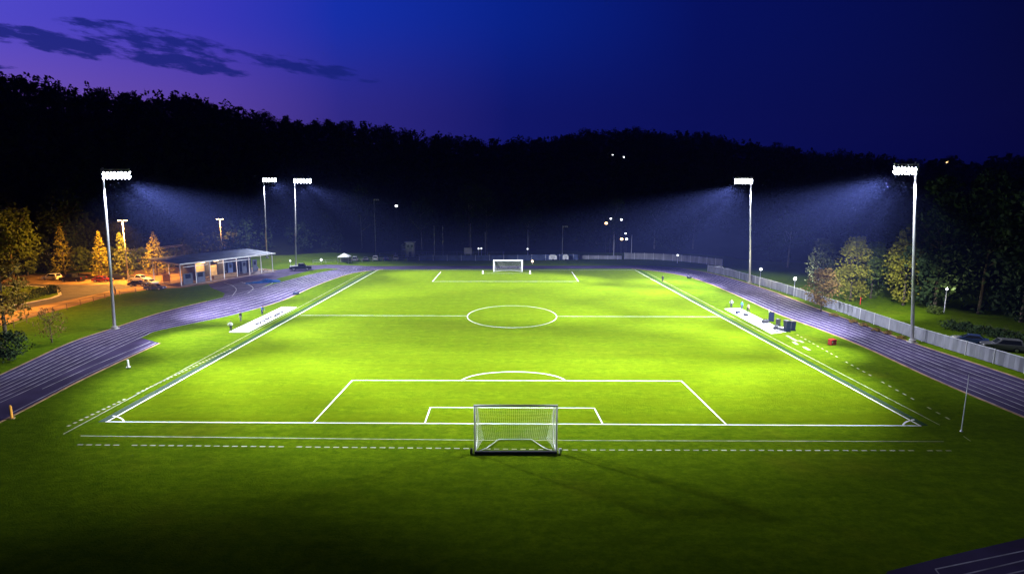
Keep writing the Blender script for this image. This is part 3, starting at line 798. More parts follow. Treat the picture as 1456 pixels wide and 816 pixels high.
# ------------------------------------------------------------------ white ground sheets with dark markings
def sheet(label, quad, marks, seed):
    rng = random.Random(seed)
    P = W(quad); c = sum(P, Vector()) / 4
    root = T('ground_sheet', label, 'ground sheet', c)
    def at(u, v):  # u along, v across
        return P[0].lerp(P[3], u).lerp(P[1].lerp(P[2], u), v) - c
    m = MB(); nu, nv = 20, 4
    vs = [at(i / nu, j / nv) + Vector((0, 0, 0.05 + 0.02 * rng.random())) for i in range(nu + 1) for j in range(nv + 1)]
    m.add(vs, [(i * (nv + 1) + j, (i + 1) * (nv + 1) + j, (i + 1) * (nv + 1) + j + 1, i * (nv + 1) + j + 1) for i in range(nu) for j in range(nv)])
    m.build('sheet', M['tarp'], root)
    e = MB()
    for a, b in zip(P, P[1:] + P[:1]): e.tube([a - c + Vector((0, 0, 0.04)), b - c + Vector((0, 0, 0.04))], 0.07, 6)
    e.build('hem', M['tarp'], root)
    k = MB()
    for (u, v, L, w, ang) in marks(rng):
        o = at(u, v); d = Vector((math.cos(ang), math.sin(ang), 0)) * L / 2
        k.line(o - d, o + d, w, 0.085)
    k.build('dark_mark', M['mark'], root)
def marks_l(rng):
    out = []
    for k in range(34):
        u = 0.27 + 0.53 * k / 33
        out.append((u, 0.62 + rng.uniform(-0.12, 0.2), rng.uniform(0.6, 1.6), rng.uniform(0.2, 0.5), rng.uniform(0, PI)))
    for k in range(5): out.append((0.03, 0.3 + 0.14 * k, 0.6, 0.15, 0.05))
    return out
def marks_r(rng):
    return [(0.03 + 0.85 * rng.random(), rng.uniform(0.15, 0.85), rng.uniform(0.4, 1.2), rng.uniform(0.15, 0.4), rng.uniform(0, PI)) for _ in range(38)]
sheet('white sheet with a row of dark marks on the grass left of the pitch', [(326, 472.5), (353, 472.5), (421, 437.3), (401, 437)], marks_l, 3)
sheet('white sheet with scattered dark marks on the grass right of the pitch', [(1096, 474.5), (1118, 472), (1053, 439), (1030.5, 439.5)], marks_r, 5)
def bag(px, py, m, lab, s=1.0, rz=0.0):
    p = G(px, py); q = T('kit_bag', lab, 'bag', p + Vector((0, 0, 0.09)), rz)
    k = MB(); k.tube([(-0.42 * s, 0, 0.19 * s), (-0.36 * s, 0, 0.2 * s), (0.36 * s, 0, 0.2 * s), (0.42 * s, 0, 0.19 * s)], [0.1 * s, 0.2 * s, 0.2 * s, 0.1 * s], 10); k.build('body', M[m], q, smooth=True)
    k = MB(); k.tube([(-0.15 * s, 0, 0.38 * s), (-0.1 * s, 0, 0.52 * s), (0.1 * s, 0, 0.52 * s), (0.15 * s, 0, 0.38 * s)], 0.025 * s, 6); k.build('handle', M['dark'], q)
bag(1049, 446, 'navy', 'dark kit bag at the far end of the right white sheet', 1.3, 0.6)
bag(1060, 449.5, 'dark', 'black kit bag beside the three people on the right sheet', 1.2, 2.0)
bag(1088, 460, 'dark', 'black kit bag in the middle of the right white sheet', 1.6, 0.3)
bag(1103, 468.5, 'dark', 'large black kit bag on the right sheet near the bins', 1.7, 1.0)
bag(1110, 469, 'grey' if False else 'galv', 'pale kit bag on the right sheet closest to the bins', 1.2, -0.7)
bag(421, 419.5, 'navy', 'dark bundle lying on the grass edge of the left track', 1.7, 0.8)
bag(980, 396, 'dark', 'dark bundle lying beside the right track far up the pitch', 1.6, 0.3)

# ------------------------------------------------------------------ bins, crate, leaning board
def bin_(px, py, ty, lab, m='navy'):
    p = G(px, py); h = top_of(px, py, ty); q = T('wheeled_bin', lab, 'bin', p, R(random.uniform(-25, 25)))
    k = MB(); a = h * 0.18; b = h * 0.215; z1 = h * 0.88
    k.add([(-a, -a, 0.08), (a, -a, 0.08), (a, a, 0.08), (-a, a, 0.08), (-b, -b, z1), (b, -b, z1), (b, b, z1), (-b, b, z1)], [(0, 3, 2, 1), (4, 5, 6, 7), (0, 1, 5, 4), (1, 2, 6, 5), (2, 3, 7, 6), (3, 0, 4, 7)]); k.build('body', M[m], q)
    k = MB(); k.prism([(-b * 1.08, z1 + 0.003), (b * 1.08, z1 + 0.003), (b * 0.9, h * 0.97), (-b * 0.4, h), (-b, h * 0.96)], -b * 1.06, b * 1.06); k.build('lid', M['dark'], q)
    for s in (-1, 1):
        k = MB(); k.tube([(a, s * a * 0.9, 0.12), (a, s * a * 1.15, 0.12)], 0.12, 10); k.build('wheel', M['rubber'], q)
bin_(1106, 463, 453, 'small grey bin left of the two navy bins', 'dark')
bin_(1118.5, 471.5, 455, 'tall navy bin touching the end of the right white sheet')
bin_(1126.5, 470, 456, 'tall navy bin, right one of the close pair')
p = G(1183, 490); q = T('crate', 'red plastic crate on the grass beside the right track', 'crate', p, R(15))
k = MB(); k.box((0, 0, 0.05), (0.9, 0.7, 0.06))
for s in (-1, 1):
    k.box((s * 0.43, 0, 0.42), (0.05, 0.7, 0.72)); k.box((0, s * 0.33, 0.2), (0.8, 0.05, 0.22)); k.box((0, s * 0.33, 0.58), (0.8, 0.05, 0.36))
k.build('shell', M['red'], q); k = MB(); k.box((0, 0, 0.82), (0.94, 0.74, 0.06)); k.build('lid', M['red'], q); k = MB(); k.box((-0.3, -0.36, 0.5), (0.12, 0.02, 0.3)); k.build('label_plate', M['white'], q)
p = G(1095.5, 457); q = T('leaning_board', 'tall dark board leaning on a white stake by the right sheet', 'board', p, R(-25))
k = MB(); k.box((0.1, 0.25, 0.85), (0.9, 0.06, 1.7), 0, ('X', R(-14))); k.build('board', M['navy'], q); k = MB(); k.tube([(-0.25, 0.5, 0), (-0.35, 0.4, 2.1)], 0.05, 6); k.build('stake', M['white'], q)

# ------------------------------------------------------------------ people
def skin_mesh(J, E, sub=1):
    me = bpy.data.meshes.new('figure')
    names = list(J)
    me.from_pydata([J[n][0] for n in names], [(names.index(a), names.index(b)) for a, b in E], [])
    o = bpy.data.objects.new('figure', me); COL.objects.link(o)
    o.modifiers.new('s', 'SKIN')
    for i, n in enumerate(names):
        sv = me.skin_vertices[0].data[i]
        rr = J[n][1]; sv.radius = rr if isinstance(rr, tuple) else (rr, rr); sv.use_root = (i == 0)
    ss = o.modifiers.new('d', 'SUBSURF'); ss.levels = sub; ss.render_levels = sub
    dg = bpy.context.evaluated_depsgraph_get()
    out = bpy.data.meshes.new_from_object(o.evaluated_get(dg))
    bpy.data.objects.remove(o); bpy.data.meshes.remove(me)
    return out

def person(label, px, py, shirt, trousers, pose='stand', rz=0.0, scale=1.0):
    p = G(px, py); root = T('person', label, 'person', p, rz); root.scale = (scale,) * 3
    J = {}
    low = pose == 'crouch'
    pz = 0.42 if low else 0.95
    fwd = -0.22 if low else (-0.12 if pose == 'bend' else 0.0)
    J['pelvis'] = ((0, 0, pz), (0.15, 0.11))
    J['waist'] = ((0, fwd * 0.4, pz + 0.17), (0.13, 0.10))
    J['chest'] = ((0, fwd, pz + 0.40), (0.165, 0.115))
    J['collar'] = ((0, fwd * 1.2, pz + 0.51), (0.10, 0.08))
    J['neck'] = ((0, fwd * 1.3 - 0.01, pz + 0.58), 0.055)
    J['head'] = ((0, fwd * 1.4 - 0.03, pz + 0.68), (0.078, 0.09))
    J['crown'] = ((0, fwd * 1.4 - 0.02, pz + 0.77), (0.07, 0.08))
    E = [('pelvis', 'waist'), ('waist', 'chest'), ('chest', 'collar'), ('collar', 'neck'), ('neck', 'head'), ('head', 'crown')]
    arm = {'stand': ((0.05, 0.02), (0.08, -0.10)), 'hips': ((0.16, 0.1), (-0.04, -0.08)), 'walk': ((0.05, 0.1), (0.06, -0.12)), 'bend': ((0.04, -0.2), (0.02, -0.34)), 'crouch': ((0.05, -0.2), (0.0, -0.4))}[pose]
    for s, n in ((-1, 'a'), (1, 'b')):
        sw = s if pose == 'walk' else 1
        sy, sz = fwd * 1.1, pz + 0.46
        J['sh' + n] = ((s * 0.19, sy, sz), 0.065)
        e = (s * (0.21 + arm[0][0]), sy + arm[0][1] * sw, sz - 0.28)
        J['el' + n] = (e, 0.045)
        wv = (s * (0.21 + arm[1][0]), sy + arm[1][1] * sw, sz - (0.52 if pose != 'hips' else 0.42))
        J['wr' + n] = (wv, 0.03); J['ha' + n] = ((wv[0], wv[1] - 0.02, wv[2] - 0.08), (0.038, 0.022))
        E += [('collar', 'sh' + n), ('sh' + n, 'el' + n), ('el' + n, 'wr' + n), ('wr' + n, 'ha' + n)]
        hx = s * 0.09
        J['hip' + n] = ((hx, 0, pz - 0.04), 0.10)
        if low:
            J['kn' + n] = ((s * 0.16, -0.38, 0.46), 0.062); J['an' + n] = ((s * 0.13, -0.12, 0.09), 0.045); ty = -0.30
        else:
            st = 0.0 if pose != 'walk' else s * 0.22
            J['kn' + n] = ((s * 0.10, -0.03 + st * 0.6, 0.50), 0.063); J['an' + n] = ((s * 0.11, 0.02 + st, 0.085), 0.043); ty = -0.16 + st
        J['to' + n] = ((s * 0.125, ty, 0.04), (0.042, 0.035))
        E += [('pelvis', 'hip' + n), ('hip' + n, 'kn' + n), ('kn' + n, 'an' + n), ('an' + n, 'to' + n)]
    body = skin_mesh(J, E)
    bm = bmesh.new(); bm.from_mesh(body)
    ext = MB()
    hd = Vector(J['head'][0])
    ext.ball(hd + Vector((0, -0.095, -0.01)), 0.018, 6, 4); ext.ball(hd + Vector((0, -0.088, -0.055)), 0.02, 6, 4, (1.3, .6, .4))
    for s in (-1, 1): ext.ball(hd + Vector((s * 0.085, 0, 0)), 0.025, 6, 4, (.5, .8, 1.2)); ext.ball(hd + Vector((s * 0.032, -0.085, 0.025)), 0.013, 6, 4)
    for s, n in ((-1, 'a'), (1, 'b')):
        h0 = Vector(J['ha' + n][0])
        for k, L in enumerate((0.07, 0.08, 0.075, 0.06)):
            q0 = h0 + Vector((0, -0.025 + 0.017 * k, -0.02)); ext.tube([q0, q0 + Vector((-s * 0.006, 0, -L * 0.55)), q0 + Vector((-s * 0.022, -0.004, -L))], [0.009, 0.0085, 0.006], 5)
        q0 = h0 + Vector((0, -0.03, 0.02)); ext.tube([q0, q0 + Vector((-s * 0.012, -0.028, -0.03)), q0 + Vector((-s * 0.02, -0.03, -0.055))], [0.011, 0.009, 0.007], 5)
    tmp = bpy.data.meshes.new('tmp'); tmp.from_pydata(ext.v, [], ext.f); bm.from_mesh(tmp); bpy.data.meshes.remove(tmp)
    bm.to_mesh(body); bm.free()
    link('body', body, M['skin'], root, True)
    def shell(keys, edges, g_, nm, m):
        JJ = {}
        for k in keys:
            r_ = J[k][1]; r_ = r_ if isinstance(r_, tuple) else (r_, r_)
            JJ[k] = (J[k][0], (r_[0] + g_, r_[1] + g_))
        link(nm, skin_mesh(JJ, edges), m, root, True)
    shell(['waist', 'pelvis', 'chest', 'collar', 'sha', 'ela', 'shb', 'elb'] + (['wra', 'wrb'] if pose != 'walk' else []), [e for e in E if set(e) <= {'waist', 'pelvis', 'chest', 'collar', 'sha', 'ela', 'shb', 'elb', 'wra', 'wrb'} and (pose != 'walk' or not set(e) & {'wra', 'wrb'})], 0.018, 'shirt', CLOTH[shirt])
    shell(['pelvis', 'hipa', 'kna', 'ana', 'hipb', 'knb', 'anb'], [('pelvis', 'hipa'), ('hipa', 'kna'), ('kna', 'ana'), ('pelvis', 'hipb'), ('hipb', 'knb'), ('knb', 'anb')], 0.02, 'trousers', CLOTH[trousers])
    k = MB(); c = Vector(J['crown'][0]); k.ball(c + Vector((0, 0.015, 0.0)), 0.098, 10, 6, (0.95, 1.05, 0.85)); k.build('hair', M['hair'], root, smooth=True)
    for s, n in ((-1, 'a'), (1, 'b')):
        t_ = Vector(J['to' + n][0]); k = MB(); k.ball((t_.x, t_.y + 0.07, 0.045), 0.06, 8, 5, (0.85, 2.3, 0.75)); k.build('shoe', M['rubber'], root, smooth=True)
    return root
person('person in a white top and black trousers at the near end of the left sheet', 328.5, 471, 'white', 'black', 'hips', 0.7)
person('person in dark clothes standing on the grass left of the white sheet', 342.5, 456.5, 'black', 'grey', 'stand', -0.5)
person('person in blue crouching beside the middle of the left white sheet', 373, 447.5, 'blue', 'navy', 'bend', 1.0)
person('person in a pale top at the far end of the right white sheet', 1039.5, 438.5, 'grey', 'black', 'hips', -0.4, 1.05)
person('person in a teal top standing behind the right sheet, second from its far end', 1054.5, 440, 'teal', 'navy', 'stand', 0.5)
person('person in tan and white walking at the edge of the right sheet', 1063.5, 444.5, 'tan', 'black', 'walk', 2.0)
person('person in black standing on the grass by the far right touchline', 942, 401, 'black', 'black', 'stand', 0.2)
person('person in black standing in the car park beside the near left mast', 164, 418.5, 'black', 'navy', 'stand', 2.4)
person('person in a white shirt inside the pavilion counter area', 321, 392, 'white', 'black', 'stand', 0.3)
person('person in a blue shirt under the pavilion roof near its far end', 366, 386.5, 'blue', 'black', 'hips', 0.9)

# ------------------------------------------------------------------ fences
def fence_line(name, label, cat, base, h, panel_mat, post_every, cap=True, wavy=0.04):
    P = spline(W(base), 160)
    root = T(name, label, cat, P[0])
    o = P[0]
    m = MB(); vs, fs = [], []
    d0 = 0; n = len(P)
    for i, p in enumerate(P):
        t_ = (P[min(i + 1, n - 1)] - P[max(i - 1, 0)]).normalized(); nn = Vector((-t_.y, t_.x, 0))
        off = wavy * (1 if i % 2 else -1)
        for s in (0.02, -0.02):
            q = p - o + nn * (off + s)
            vs += [q + Vector((0, 0, 0.08)), q + Vector((0, 0, h))]
    for i in range(n - 1):
        a, b = i * 4, i * 4 + 4
        fs += [(a, b, b + 1, a + 1), (a + 2, a + 3, b + 3, b + 2), (a + 1, b + 1, b + 3, a + 3)]
    m.add(vs, fs); m.build('panel', M[panel_mat], root)
    L = 0; nxt = 0
    for i, p in enumerate(P):
        if i: L += (p - P[i - 1]).length
        if L >= nxt:
            k = MB(); k.tube([p - o + Vector((0, 0.0, 0)), p - o + Vector((0, 0, h + 0.12))], 0.07, 8); k.build('post', M['galv'], root); nxt += post_every
    if cap:
        k = MB(); k.tube([p - o + Vector((0, 0, h + 0.03)) for p in P[::2]], 0.045, 6); k.build('top_rail', M['galv'], root)
    return root
FB = [(1006, 386.5), (1040, 394), (1080, 405.5), (1120, 418), (1160, 432), (1200, 446), (1250, 464), (1297, 481), (1350, 498), (1400, 513.5), (1456, 531), (1600, 577)]
fence_line('screened_fence', 'long grey fabric screened fence running down the right side of the track', 'fence', FB, 1.95, 'screen', 4.0, True, 0.05)
fence_line('panel_fence', 'white panel fence behind the far right bend of the track', 'fence', [(888, 368.5), (930, 369.5), (975, 372.5), (1027, 378.5)], 2.3, 'screen', 3.4, False, 0.02)
fence_line('banner_fence', 'low grey blue banner fence left of the white panel fence', 'fence', [(823, 368.5), (850, 368.7), (884, 369)], 1.4, 'screen', 3.5, False, 0.03)
fence_line('board_fence', 'long dark blue board fence behind the far goal', 'fence', [(596, 370.5), (680, 370.8), (760, 370.2), (822, 369.5)], 2.0, 'board', 5.0, False, 0.02)
def rail_fence(name, label, base, h, every, m='galv', rails=2):
    P = spline(W(base), 80); o = P[0]; root = T(name, label, 'fence', o)
    L = nxt = 0
    for i, p in enumerate(P):
        if i: L += (p - P[i - 1]).length
        if L >= nxt:
            k = MB(); k.tube([p - o, p - o + Vector((0, 0, h))], 0.06, 6); k.build('post', M[m], root); nxt += every
    for r_ in range(rails):
        k = MB(); k.tube([p - o + Vector((0, 0, h * (r_ + 1) / rails - 0.05)) for p in P[::2]], 0.035, 6); k.build('rail', M[m], root)
rail_fence('rail_fence', 'post and rail fence between the car park and the grass bank', [(20, 466), (60, 451), (110, 436), (160, 423), (215, 413)], 1.3, 4.0, 'wood')
rail_fence('rail_fence', 'low metal rail fence in front of the parked cars far left', [(445, 375), (500, 373), (545, 371), (598, 370)], 1.2, 4.0)
rail_fence('rail_fence', 'pale rail along the slope behind the press tower and parked cars', [(540, 364.5), (575, 363.0), (640, 362.5), (720, 362)], 1.2, 6.0)

# ------------------------------------------------------------------ vehicles
def arc(cx, r, z0):
    return [(cx + r * math.cos(R(a)), z0 + r * math.sin(R(a))) for a in (180, 150, 120, 90, 60, 30, 0)]
CARS = {}
def car(label, px, py, rz, paint, kind='sedan', col=None, cat='car', scale=1.0):
    p = G(px, py); root = T('parked_' + ('pickup' if kind == 'pickup' else 'car'), label, cat, p, rz); root.scale = (scale,) * 3
    pm_ = paint
    if kind == 'sedan': ln_, hood, roof, c0, c1, r0, r1, wb = 2.2, 0.90, 1.42, -1.75, 1.05, -1.15, 0.25, 1.32
    elif kind == 'suv': ln_, hood, roof, c0, c1, r0, r1, wb = 2.3, 1.05, 1.75, -2.2, 1.05, -2.0, 0.35, 1.40
    else: ln_, hood, roof, c0, c1, r0, r1, wb = 2.75, 1.10, 1.85, -0.75, 1.35, -0.55, 0.65, 1.70
    hw = 0.9 if kind == 'sedan' else 0.97
    low = [(-ln_, 0.34)] + arc(-wb, 0.40, 0.34) + arc(wb, 0.40, 0.34) + [(ln_, 0.34), (ln_ + 0.06, 0.6), (ln_ - 0.1, hood - 0.12), (c1 + 0.1, hood), (c0, hood + 0.04), (-ln_ - 0.02, hood - 0.02), (-ln_ - 0.06, 0.6)]
    m = MB(); m.prism(low, -hw, hw)
    z0, z1, t_ = hood + 0.02, roof, 0.72 * hw
    cv = [(c0, -hw * .92, z0), (c1, -hw * .92, z0), (c1, hw * .92, z0), (c0, hw * .92, z0), (r0, -t_, z1), (r1, -t_, z1), (r1, t_, z1), (r0, t_, z1)]
    m.add(cv, [(4, 5, 6, 7), (0, 1, 5, 4), (1, 2, 6, 5), (2, 3, 7, 6), (3, 0, 4, 7)])
    m.build('body', pm_, root)
    def win(name, a, b, c, d):
        A, B, C_, D = (Vector(cv[i]) for i in (a, b, c, d))
        n = (B - A).cross(D - A).normalized(); cc = (A + B + C_ + D) / 4
        if n.dot(cc - Vector(((c0 + c1) / 2, 0, (z0 + z1) / 2))) < 0: n = -n
        k = MB(); k.add([cc + (q - cc) * 0.84 + n * 0.012 for q in (A, B, C_, D)], [(0, 1, 2, 3)]); k.build(name, M['glass'], root)
    win('windscreen', 1, 2, 6, 5); win('rear_window', 3, 0, 4, 7); win('side_window', 0, 1, 5, 4); win('side_window', 2, 3, 7, 6)
    for sx in (-1, 1):
        for sy in (-1, 1):
            k = MB(); k.tube([(sx * wb, sy * (hw - 0.2), 0.34), (sx * wb, sy * (hw + 0.01), 0.34)], 0.34, 16); w = k.build('wheel', M['rubber'], root)
            k = MB(); k.tube([(sx * wb, sy * (hw + 0.011), 0.34), (sx * wb, sy * (hw + 0.03), 0.34)], 0.21, 12); k.build('rim', M['rim'], w)
    for sy in (-1, 1):
        k = MB(); k.box((ln_ + 0.03, sy * hw * 0.7, hood - 0.26), (0.08, 0.36, 0.16)); k.build('headlight', M['head'], root)
        k = MB(); k.box((-ln_ - 0.05, sy * hw * 0.78, hood - 0.2), (0.06, 0.26, 0.2)); k.build('tail_light', M['tail'], root)
    if kind == 'pickup':
        k = MB(); k.box((-1.8, 0, hood + 0.05), (1.75, hw * 1.7, 0.06)); k.build('bed_cover', M['dark'], root)
    return root
PAINT = {k: mat('car_paint_' + k, c, 0.3, 0.0, scale=0.5, var=0.1, spec=0.5) for k, c in dict(black=(0.012, 0.012, 0.014), white=(0.7, 0.7, 0.7), silver=(0.35, 0.36, 0.38), grey=(0.1, 0.1, 0.11), blue=(0.03, 0.05, 0.14), red=(0.25, 0.02, 0.02)).items()}
car('black pickup parked broadside below the dark trees', 104, 400, 3.05, PAINT['black'], 'pickup', cat='pickup', scale=1.12)
car('cream car half hidden behind the front of the black pickup', 74, 398, 3.0, PAINT['white'], 'suv')
car('dark red low car parked left of the near left mast', 146, 400.5, 0.1, PAINT['red'], 'sedan')
car('black car parked right behind the near left mast', 169, 397.5, 0.35, PAINT['black'], 'suv')
car('white pickup parked beside the orange lamp pole', 199, 400.5, -0.15, PAINT['white'], 'pickup', cat='pickup')
car('black car in front of the white pickup', 197, 406.5, 0.1, PAINT['black'], 'sedan')
car('white car nose in under the near corner of the pavilion', 214, 404.5, -0.5, PAINT['white'], 'sedan')
car('dark blue car parked by the near corner post of the pavilion', 221, 412, 0.05, PAINT['blue'], 'sedan')
car('dark low trailer like pickup at the foot of the left far mast', 428, 384, 0.25, PAINT['black'], 'pickup', cat='pickup', scale=1.15)
for i, (px, py, c, lab) in enumerate(((505, 371.5, 'silver', 'silver car at the left end of the far parked row'), (520, 371, 'grey', 'dark grey car second in the far parked row'), (534, 370.5, 'white', 'white car third in the far parked row'), (549, 370.2, 'blue', 'dark blue car fourth in the far parked row'), (563, 369.8, 'silver', 'silver car at the right end of the far parked row'))):
    car(lab, px, py, 1.75, PAINT[c], 'sedan' if i % 2 else 'suv')
car('white car parked on the grass beyond the right end of the white fence', 1023, 387, 0.3, PAINT['white'], 'suv')
car('silver car beyond the white fence, right one of two', 1035, 388.5, 0.4, PAINT['silver'], 'sedan')
car('dark silver car behind the grey fence left of the other at the right edge', 1378, 488, 2.5, PAINT['blue'], 'sedan')
car('dark grey car behind the grey fence closest to the right edge', 1424, 498, 2.7, PAINT['grey'], 'suv')

# ------------------------------------------------------------------ pavilion
NRp, FRp = G(258, 407), G(388, 387)
u = (FRp - NRp); Lp = u.length; ang = math.atan2(u.y, u.x)
pav = T('pavilion', 'long open fronted pavilion with a pale sloping metal roof', 'pavilion', NRp, ang)
WD = 10.0; EF, EB = 5.6, 6.4
m = MB(); m.box((Lp / 2, WD / 2, 0.12), (Lp + 1.0, WD + 1.0, 0.24)); m.build('floor_slab', M['slab'], pav)
m = MB(); zz = lambda y: EF + (EB - EF) * (y / WD)
m.add([(-0.6, -0.8, zz(-0.8)), (Lp + 0.6, -0.8, zz(-0.8)), (Lp + 0.6, WD + 0.6, zz(WD + 0.6)), (-0.6, WD + 0.6, zz(WD + 0.6)), (-0.6, -0.8, zz(-0.8) + 0.22), (Lp + 0.6, -0.8, zz(-0.8) + 0.22), (Lp + 0.6, WD + 0.6, zz(WD + 0.6) + 0.22), (-0.6, WD + 0.6, zz(WD + 0.6) + 0.22)], [(0, 3, 2, 1), (4, 5, 6, 7), (0, 1, 5, 4), (1, 2, 6, 5), (2, 3, 7, 6), (3, 0, 4, 7)])
rf = m.build('roof', M['roof'], pav)
m = MB()
for i in range(31):
    x = -0.5 + (Lp + 1.0) * i / 30
    m.add([(x - 0.03, -0.8, zz(-0.8) + 0.222), (x + 0.03, -0.8, zz(-0.8) + 0.222), (x + 0.03, WD + 0.6, zz(WD + 0.6) + 0.222), (x - 0.03, WD + 0.6, zz(WD + 0.6) + 0.222), (x, -0.8, zz(-0.8) + 0.28), (x, WD + 0.6, zz(WD + 0.6) + 0.28)], [(0, 4, 5, 3), (4, 1, 2, 5), (0, 1, 4), (3, 5, 2)])
m.build('standing_seam', M['roof'], rf)
m = MB(); m.box((Lp / 2, -0.86, zz(-0.8) + 0.08), (Lp + 1.2, 0.1, 0.34)); m.build('gutter', M['white'], rf)
m = MB(); m.add([(-0.66, -0.8, zz(-0.8) - 0.25), (-0.66, WD + 0.6, zz(WD + 0.6) - 0.25), (-0.66, WD + 0.6, zz(WD + 0.6) + 0.2), (-0.66, -0.8, zz(-0.8) + 0.2), (-0.61, -0.8, zz(-0.8) - 0.25), (-0.61, WD + 0.6, zz(WD + 0.6) - 0.25), (-0.61, WD + 0.6, zz(WD + 0.6) + 0.2), (-0.61, -0.8, zz(-0.8) + 0.2)], [(0, 1, 2, 3), (4, 7, 6, 5), (0, 4, 5, 1), (3, 2, 6, 7), (0, 3, 7, 4), (1, 5, 6, 2)]); m.build('fascia', M['white'], rf)
for y in (0.0, WD):
    for x in [0.0] + [Lp * k / 7 for k in range(1, 7)] + [Lp]:
        m = MB(); m.box((x, y, 0.24 + (zz(y) - 0.26) / 2), (0.18, 0.18, zz(y) - 0.26)); m.build('post', M['galv'], pav)
m = MB(); m.box((Lp * 0.62, WD - 0.6, 2.6), (Lp * 0.74, 0.2, 4.7)); m.build('back_wall', M['wallgrey'], pav)
for k, x in enumerate((0.25, 0.40, 0.55, 0.72, 0.86)):
    m = MB(); m.box((Lp * x, WD * 0.66, 2.5), (0.18, WD * 0.5, 4.5)); m.build('partition', M['wallgrey'], pav)
m = MB(); m.box((Lp * 0.325, WD * 0.60, 2.4), (Lp * 0.13, 0.16, 4.2)); m.build('ochre_lit_panel', M['warmwall'], pav)  # bay wall whose ochre colour carries the orange light inside
m = MB(); m.box((Lp * 0.47, WD * 0.62, 1.9), (Lp * 0.11, 0.16, 3.2)); m.build('ochre_lit_panel', M['warmwall'], pav)
for k, x in enumerate((0.62, 0.78, 0.91)):
    m = MB(); m.box((Lp * x, WD * 0.42, 2.1), (1.6, 0.12, 3.6)); d = m.build('door', M['wallgrey' if k else 'board'], pav)
    m = MB(); m.box((Lp * x, WD * 0.42 - 0.075, 2.9), (0.9, 0.02, 1.0)); m.build('window', M['glass'], d)
m = MB(); m.box((Lp * 0.60, 1.8, 4.5), (Lp * 0.36, 0.2, 0.25)); m.build('header_beam', M['galv'], pav)
m = MB(); m.box((Lp * 0.17, 0.9, 4.6), (Lp * 0.24, 0.2, 0.22)); m.build('header_beam', M['galv'], pav)
for x in (0.08, 0.2):
    m = MB(); m.box((Lp * x, 0.6, 1.6), (2.7, 0.18, 2.7)); wl = m.build('wall', M['wallgrey'], pav)
    m = MB(); m.box((Lp * x, 0.495, 2.2), (1.5, 0.03, 1.1)); m.build('window', M['glass'], wl)
m = MB(); m.box((Lp * 0.5, 2.2, 0.75), (Lp * 0.26, 0.7, 1.0)); m.build('counter', M['wood'], pav)
m = MB(); m.box((-0.2, WD * 0.5, 1.9), (0.12, 2.6, 2.0)); m.build('ochre_lit_panel', M['warmwall'], pav)
for (x, y) in ((0.33, 0.42), (0.47, 0.42)):
    m = MB(); m.box((Lp * x, WD * y, 4.75), (1.3, 0.25, 0.1)); m.build('ceiling_lamp', M['warmlit'], pav)
    l = bpy.data.lights.new('room_light', 'POINT'); l.energy = 900; l.color = (1.0, 0.58, 0.2); l.shadow_soft_size = 0.3
    o = bpy.data.objects.new('room_light', l); COL.objects.link(o); o.parent = pav; o.location = (Lp * x, WD * y, 4.5)
# picnic tables in the pavilion
def table(label, x, y, g_=None):
    pos = pav.matrix_basis @ Vector((x, y, 0.24)) if False else (Matrix.Translation(NRp) @ Matrix.Rotation(ang, 4, 'Z')) @ Vector((x, y, 0.24))
    q = T('picnic_table', label, 'table', pos, ang, 'picnic tables in the pavilion')
    k = MB(); k.box((0, 0, 0.78), (1.9, 0.8, 0.07)); k.build('tabletop', M['wood'], q)
    for s in (-1, 1):
        k = MB(); k.box((0, s * 0.72, 0.45), (1.9, 0.28, 0.06)); k.build('seat', M['wood'], q)
        k = MB(); k.tube([(s * 0.7, -0.75, 0), (s * 0.7, -0.2, 0.74)], 0.05, 6); k.tube([(s * 0.7, 0.75, 0), (s * 0.7, 0.2, 0.74)], 0.05, 6); k.box((s * 0.7, 0, 0.40), (0.06, 1.6, 0.06)); k.build('leg', M['dark'], q)
table('picnic table at the open near end of the pavilion', 1.2, 7.6); table('picnic table in the ochre lit bay of the pavilion', Lp * 0.32, 2.6); table('picnic table at the far open end of the pavilion', Lp * 0.95, 2.0)
# blue tarpaulin heap
p = G(374, 401.5); q = MB(); nx, ny = 16, 8
vs = []
for i in range(nx + 1):
    for j in range(ny + 1):
        x, y = -1 + 2 * i / nx, -1 + 2 * j / ny
        e = max(0, 1 - abs(x) ** 2.2) * max(0, 1 - abs(y) ** 2)
        vs.append((x * 4.2 + 0.2 * math.sin(y * 5), y * 1.7 + 0.5 * x, 0.03 + e * (0.9 + 0.35 * math.sin(x * 7 + y * 3) + 0.25 * math.sin(y * 8 - x * 2)) * (0.6 + 0.4 * x)))
q.add(vs, [(i * (ny + 1) + j, (i + 1) * (ny + 1) + j, (i + 1) * (ny + 1) + j + 1, i * (ny + 1) + j + 1) for i in range(nx) for j in range(ny)])
o = q.build('tarpaulin', M['blue'], smooth=True); o.location = p; o.rotation_euler = (0, 0, 0.35)
tag(o, 'crumpled blue tarpaulin heap on the paving in front of the pavilion', 'tarpaulin')

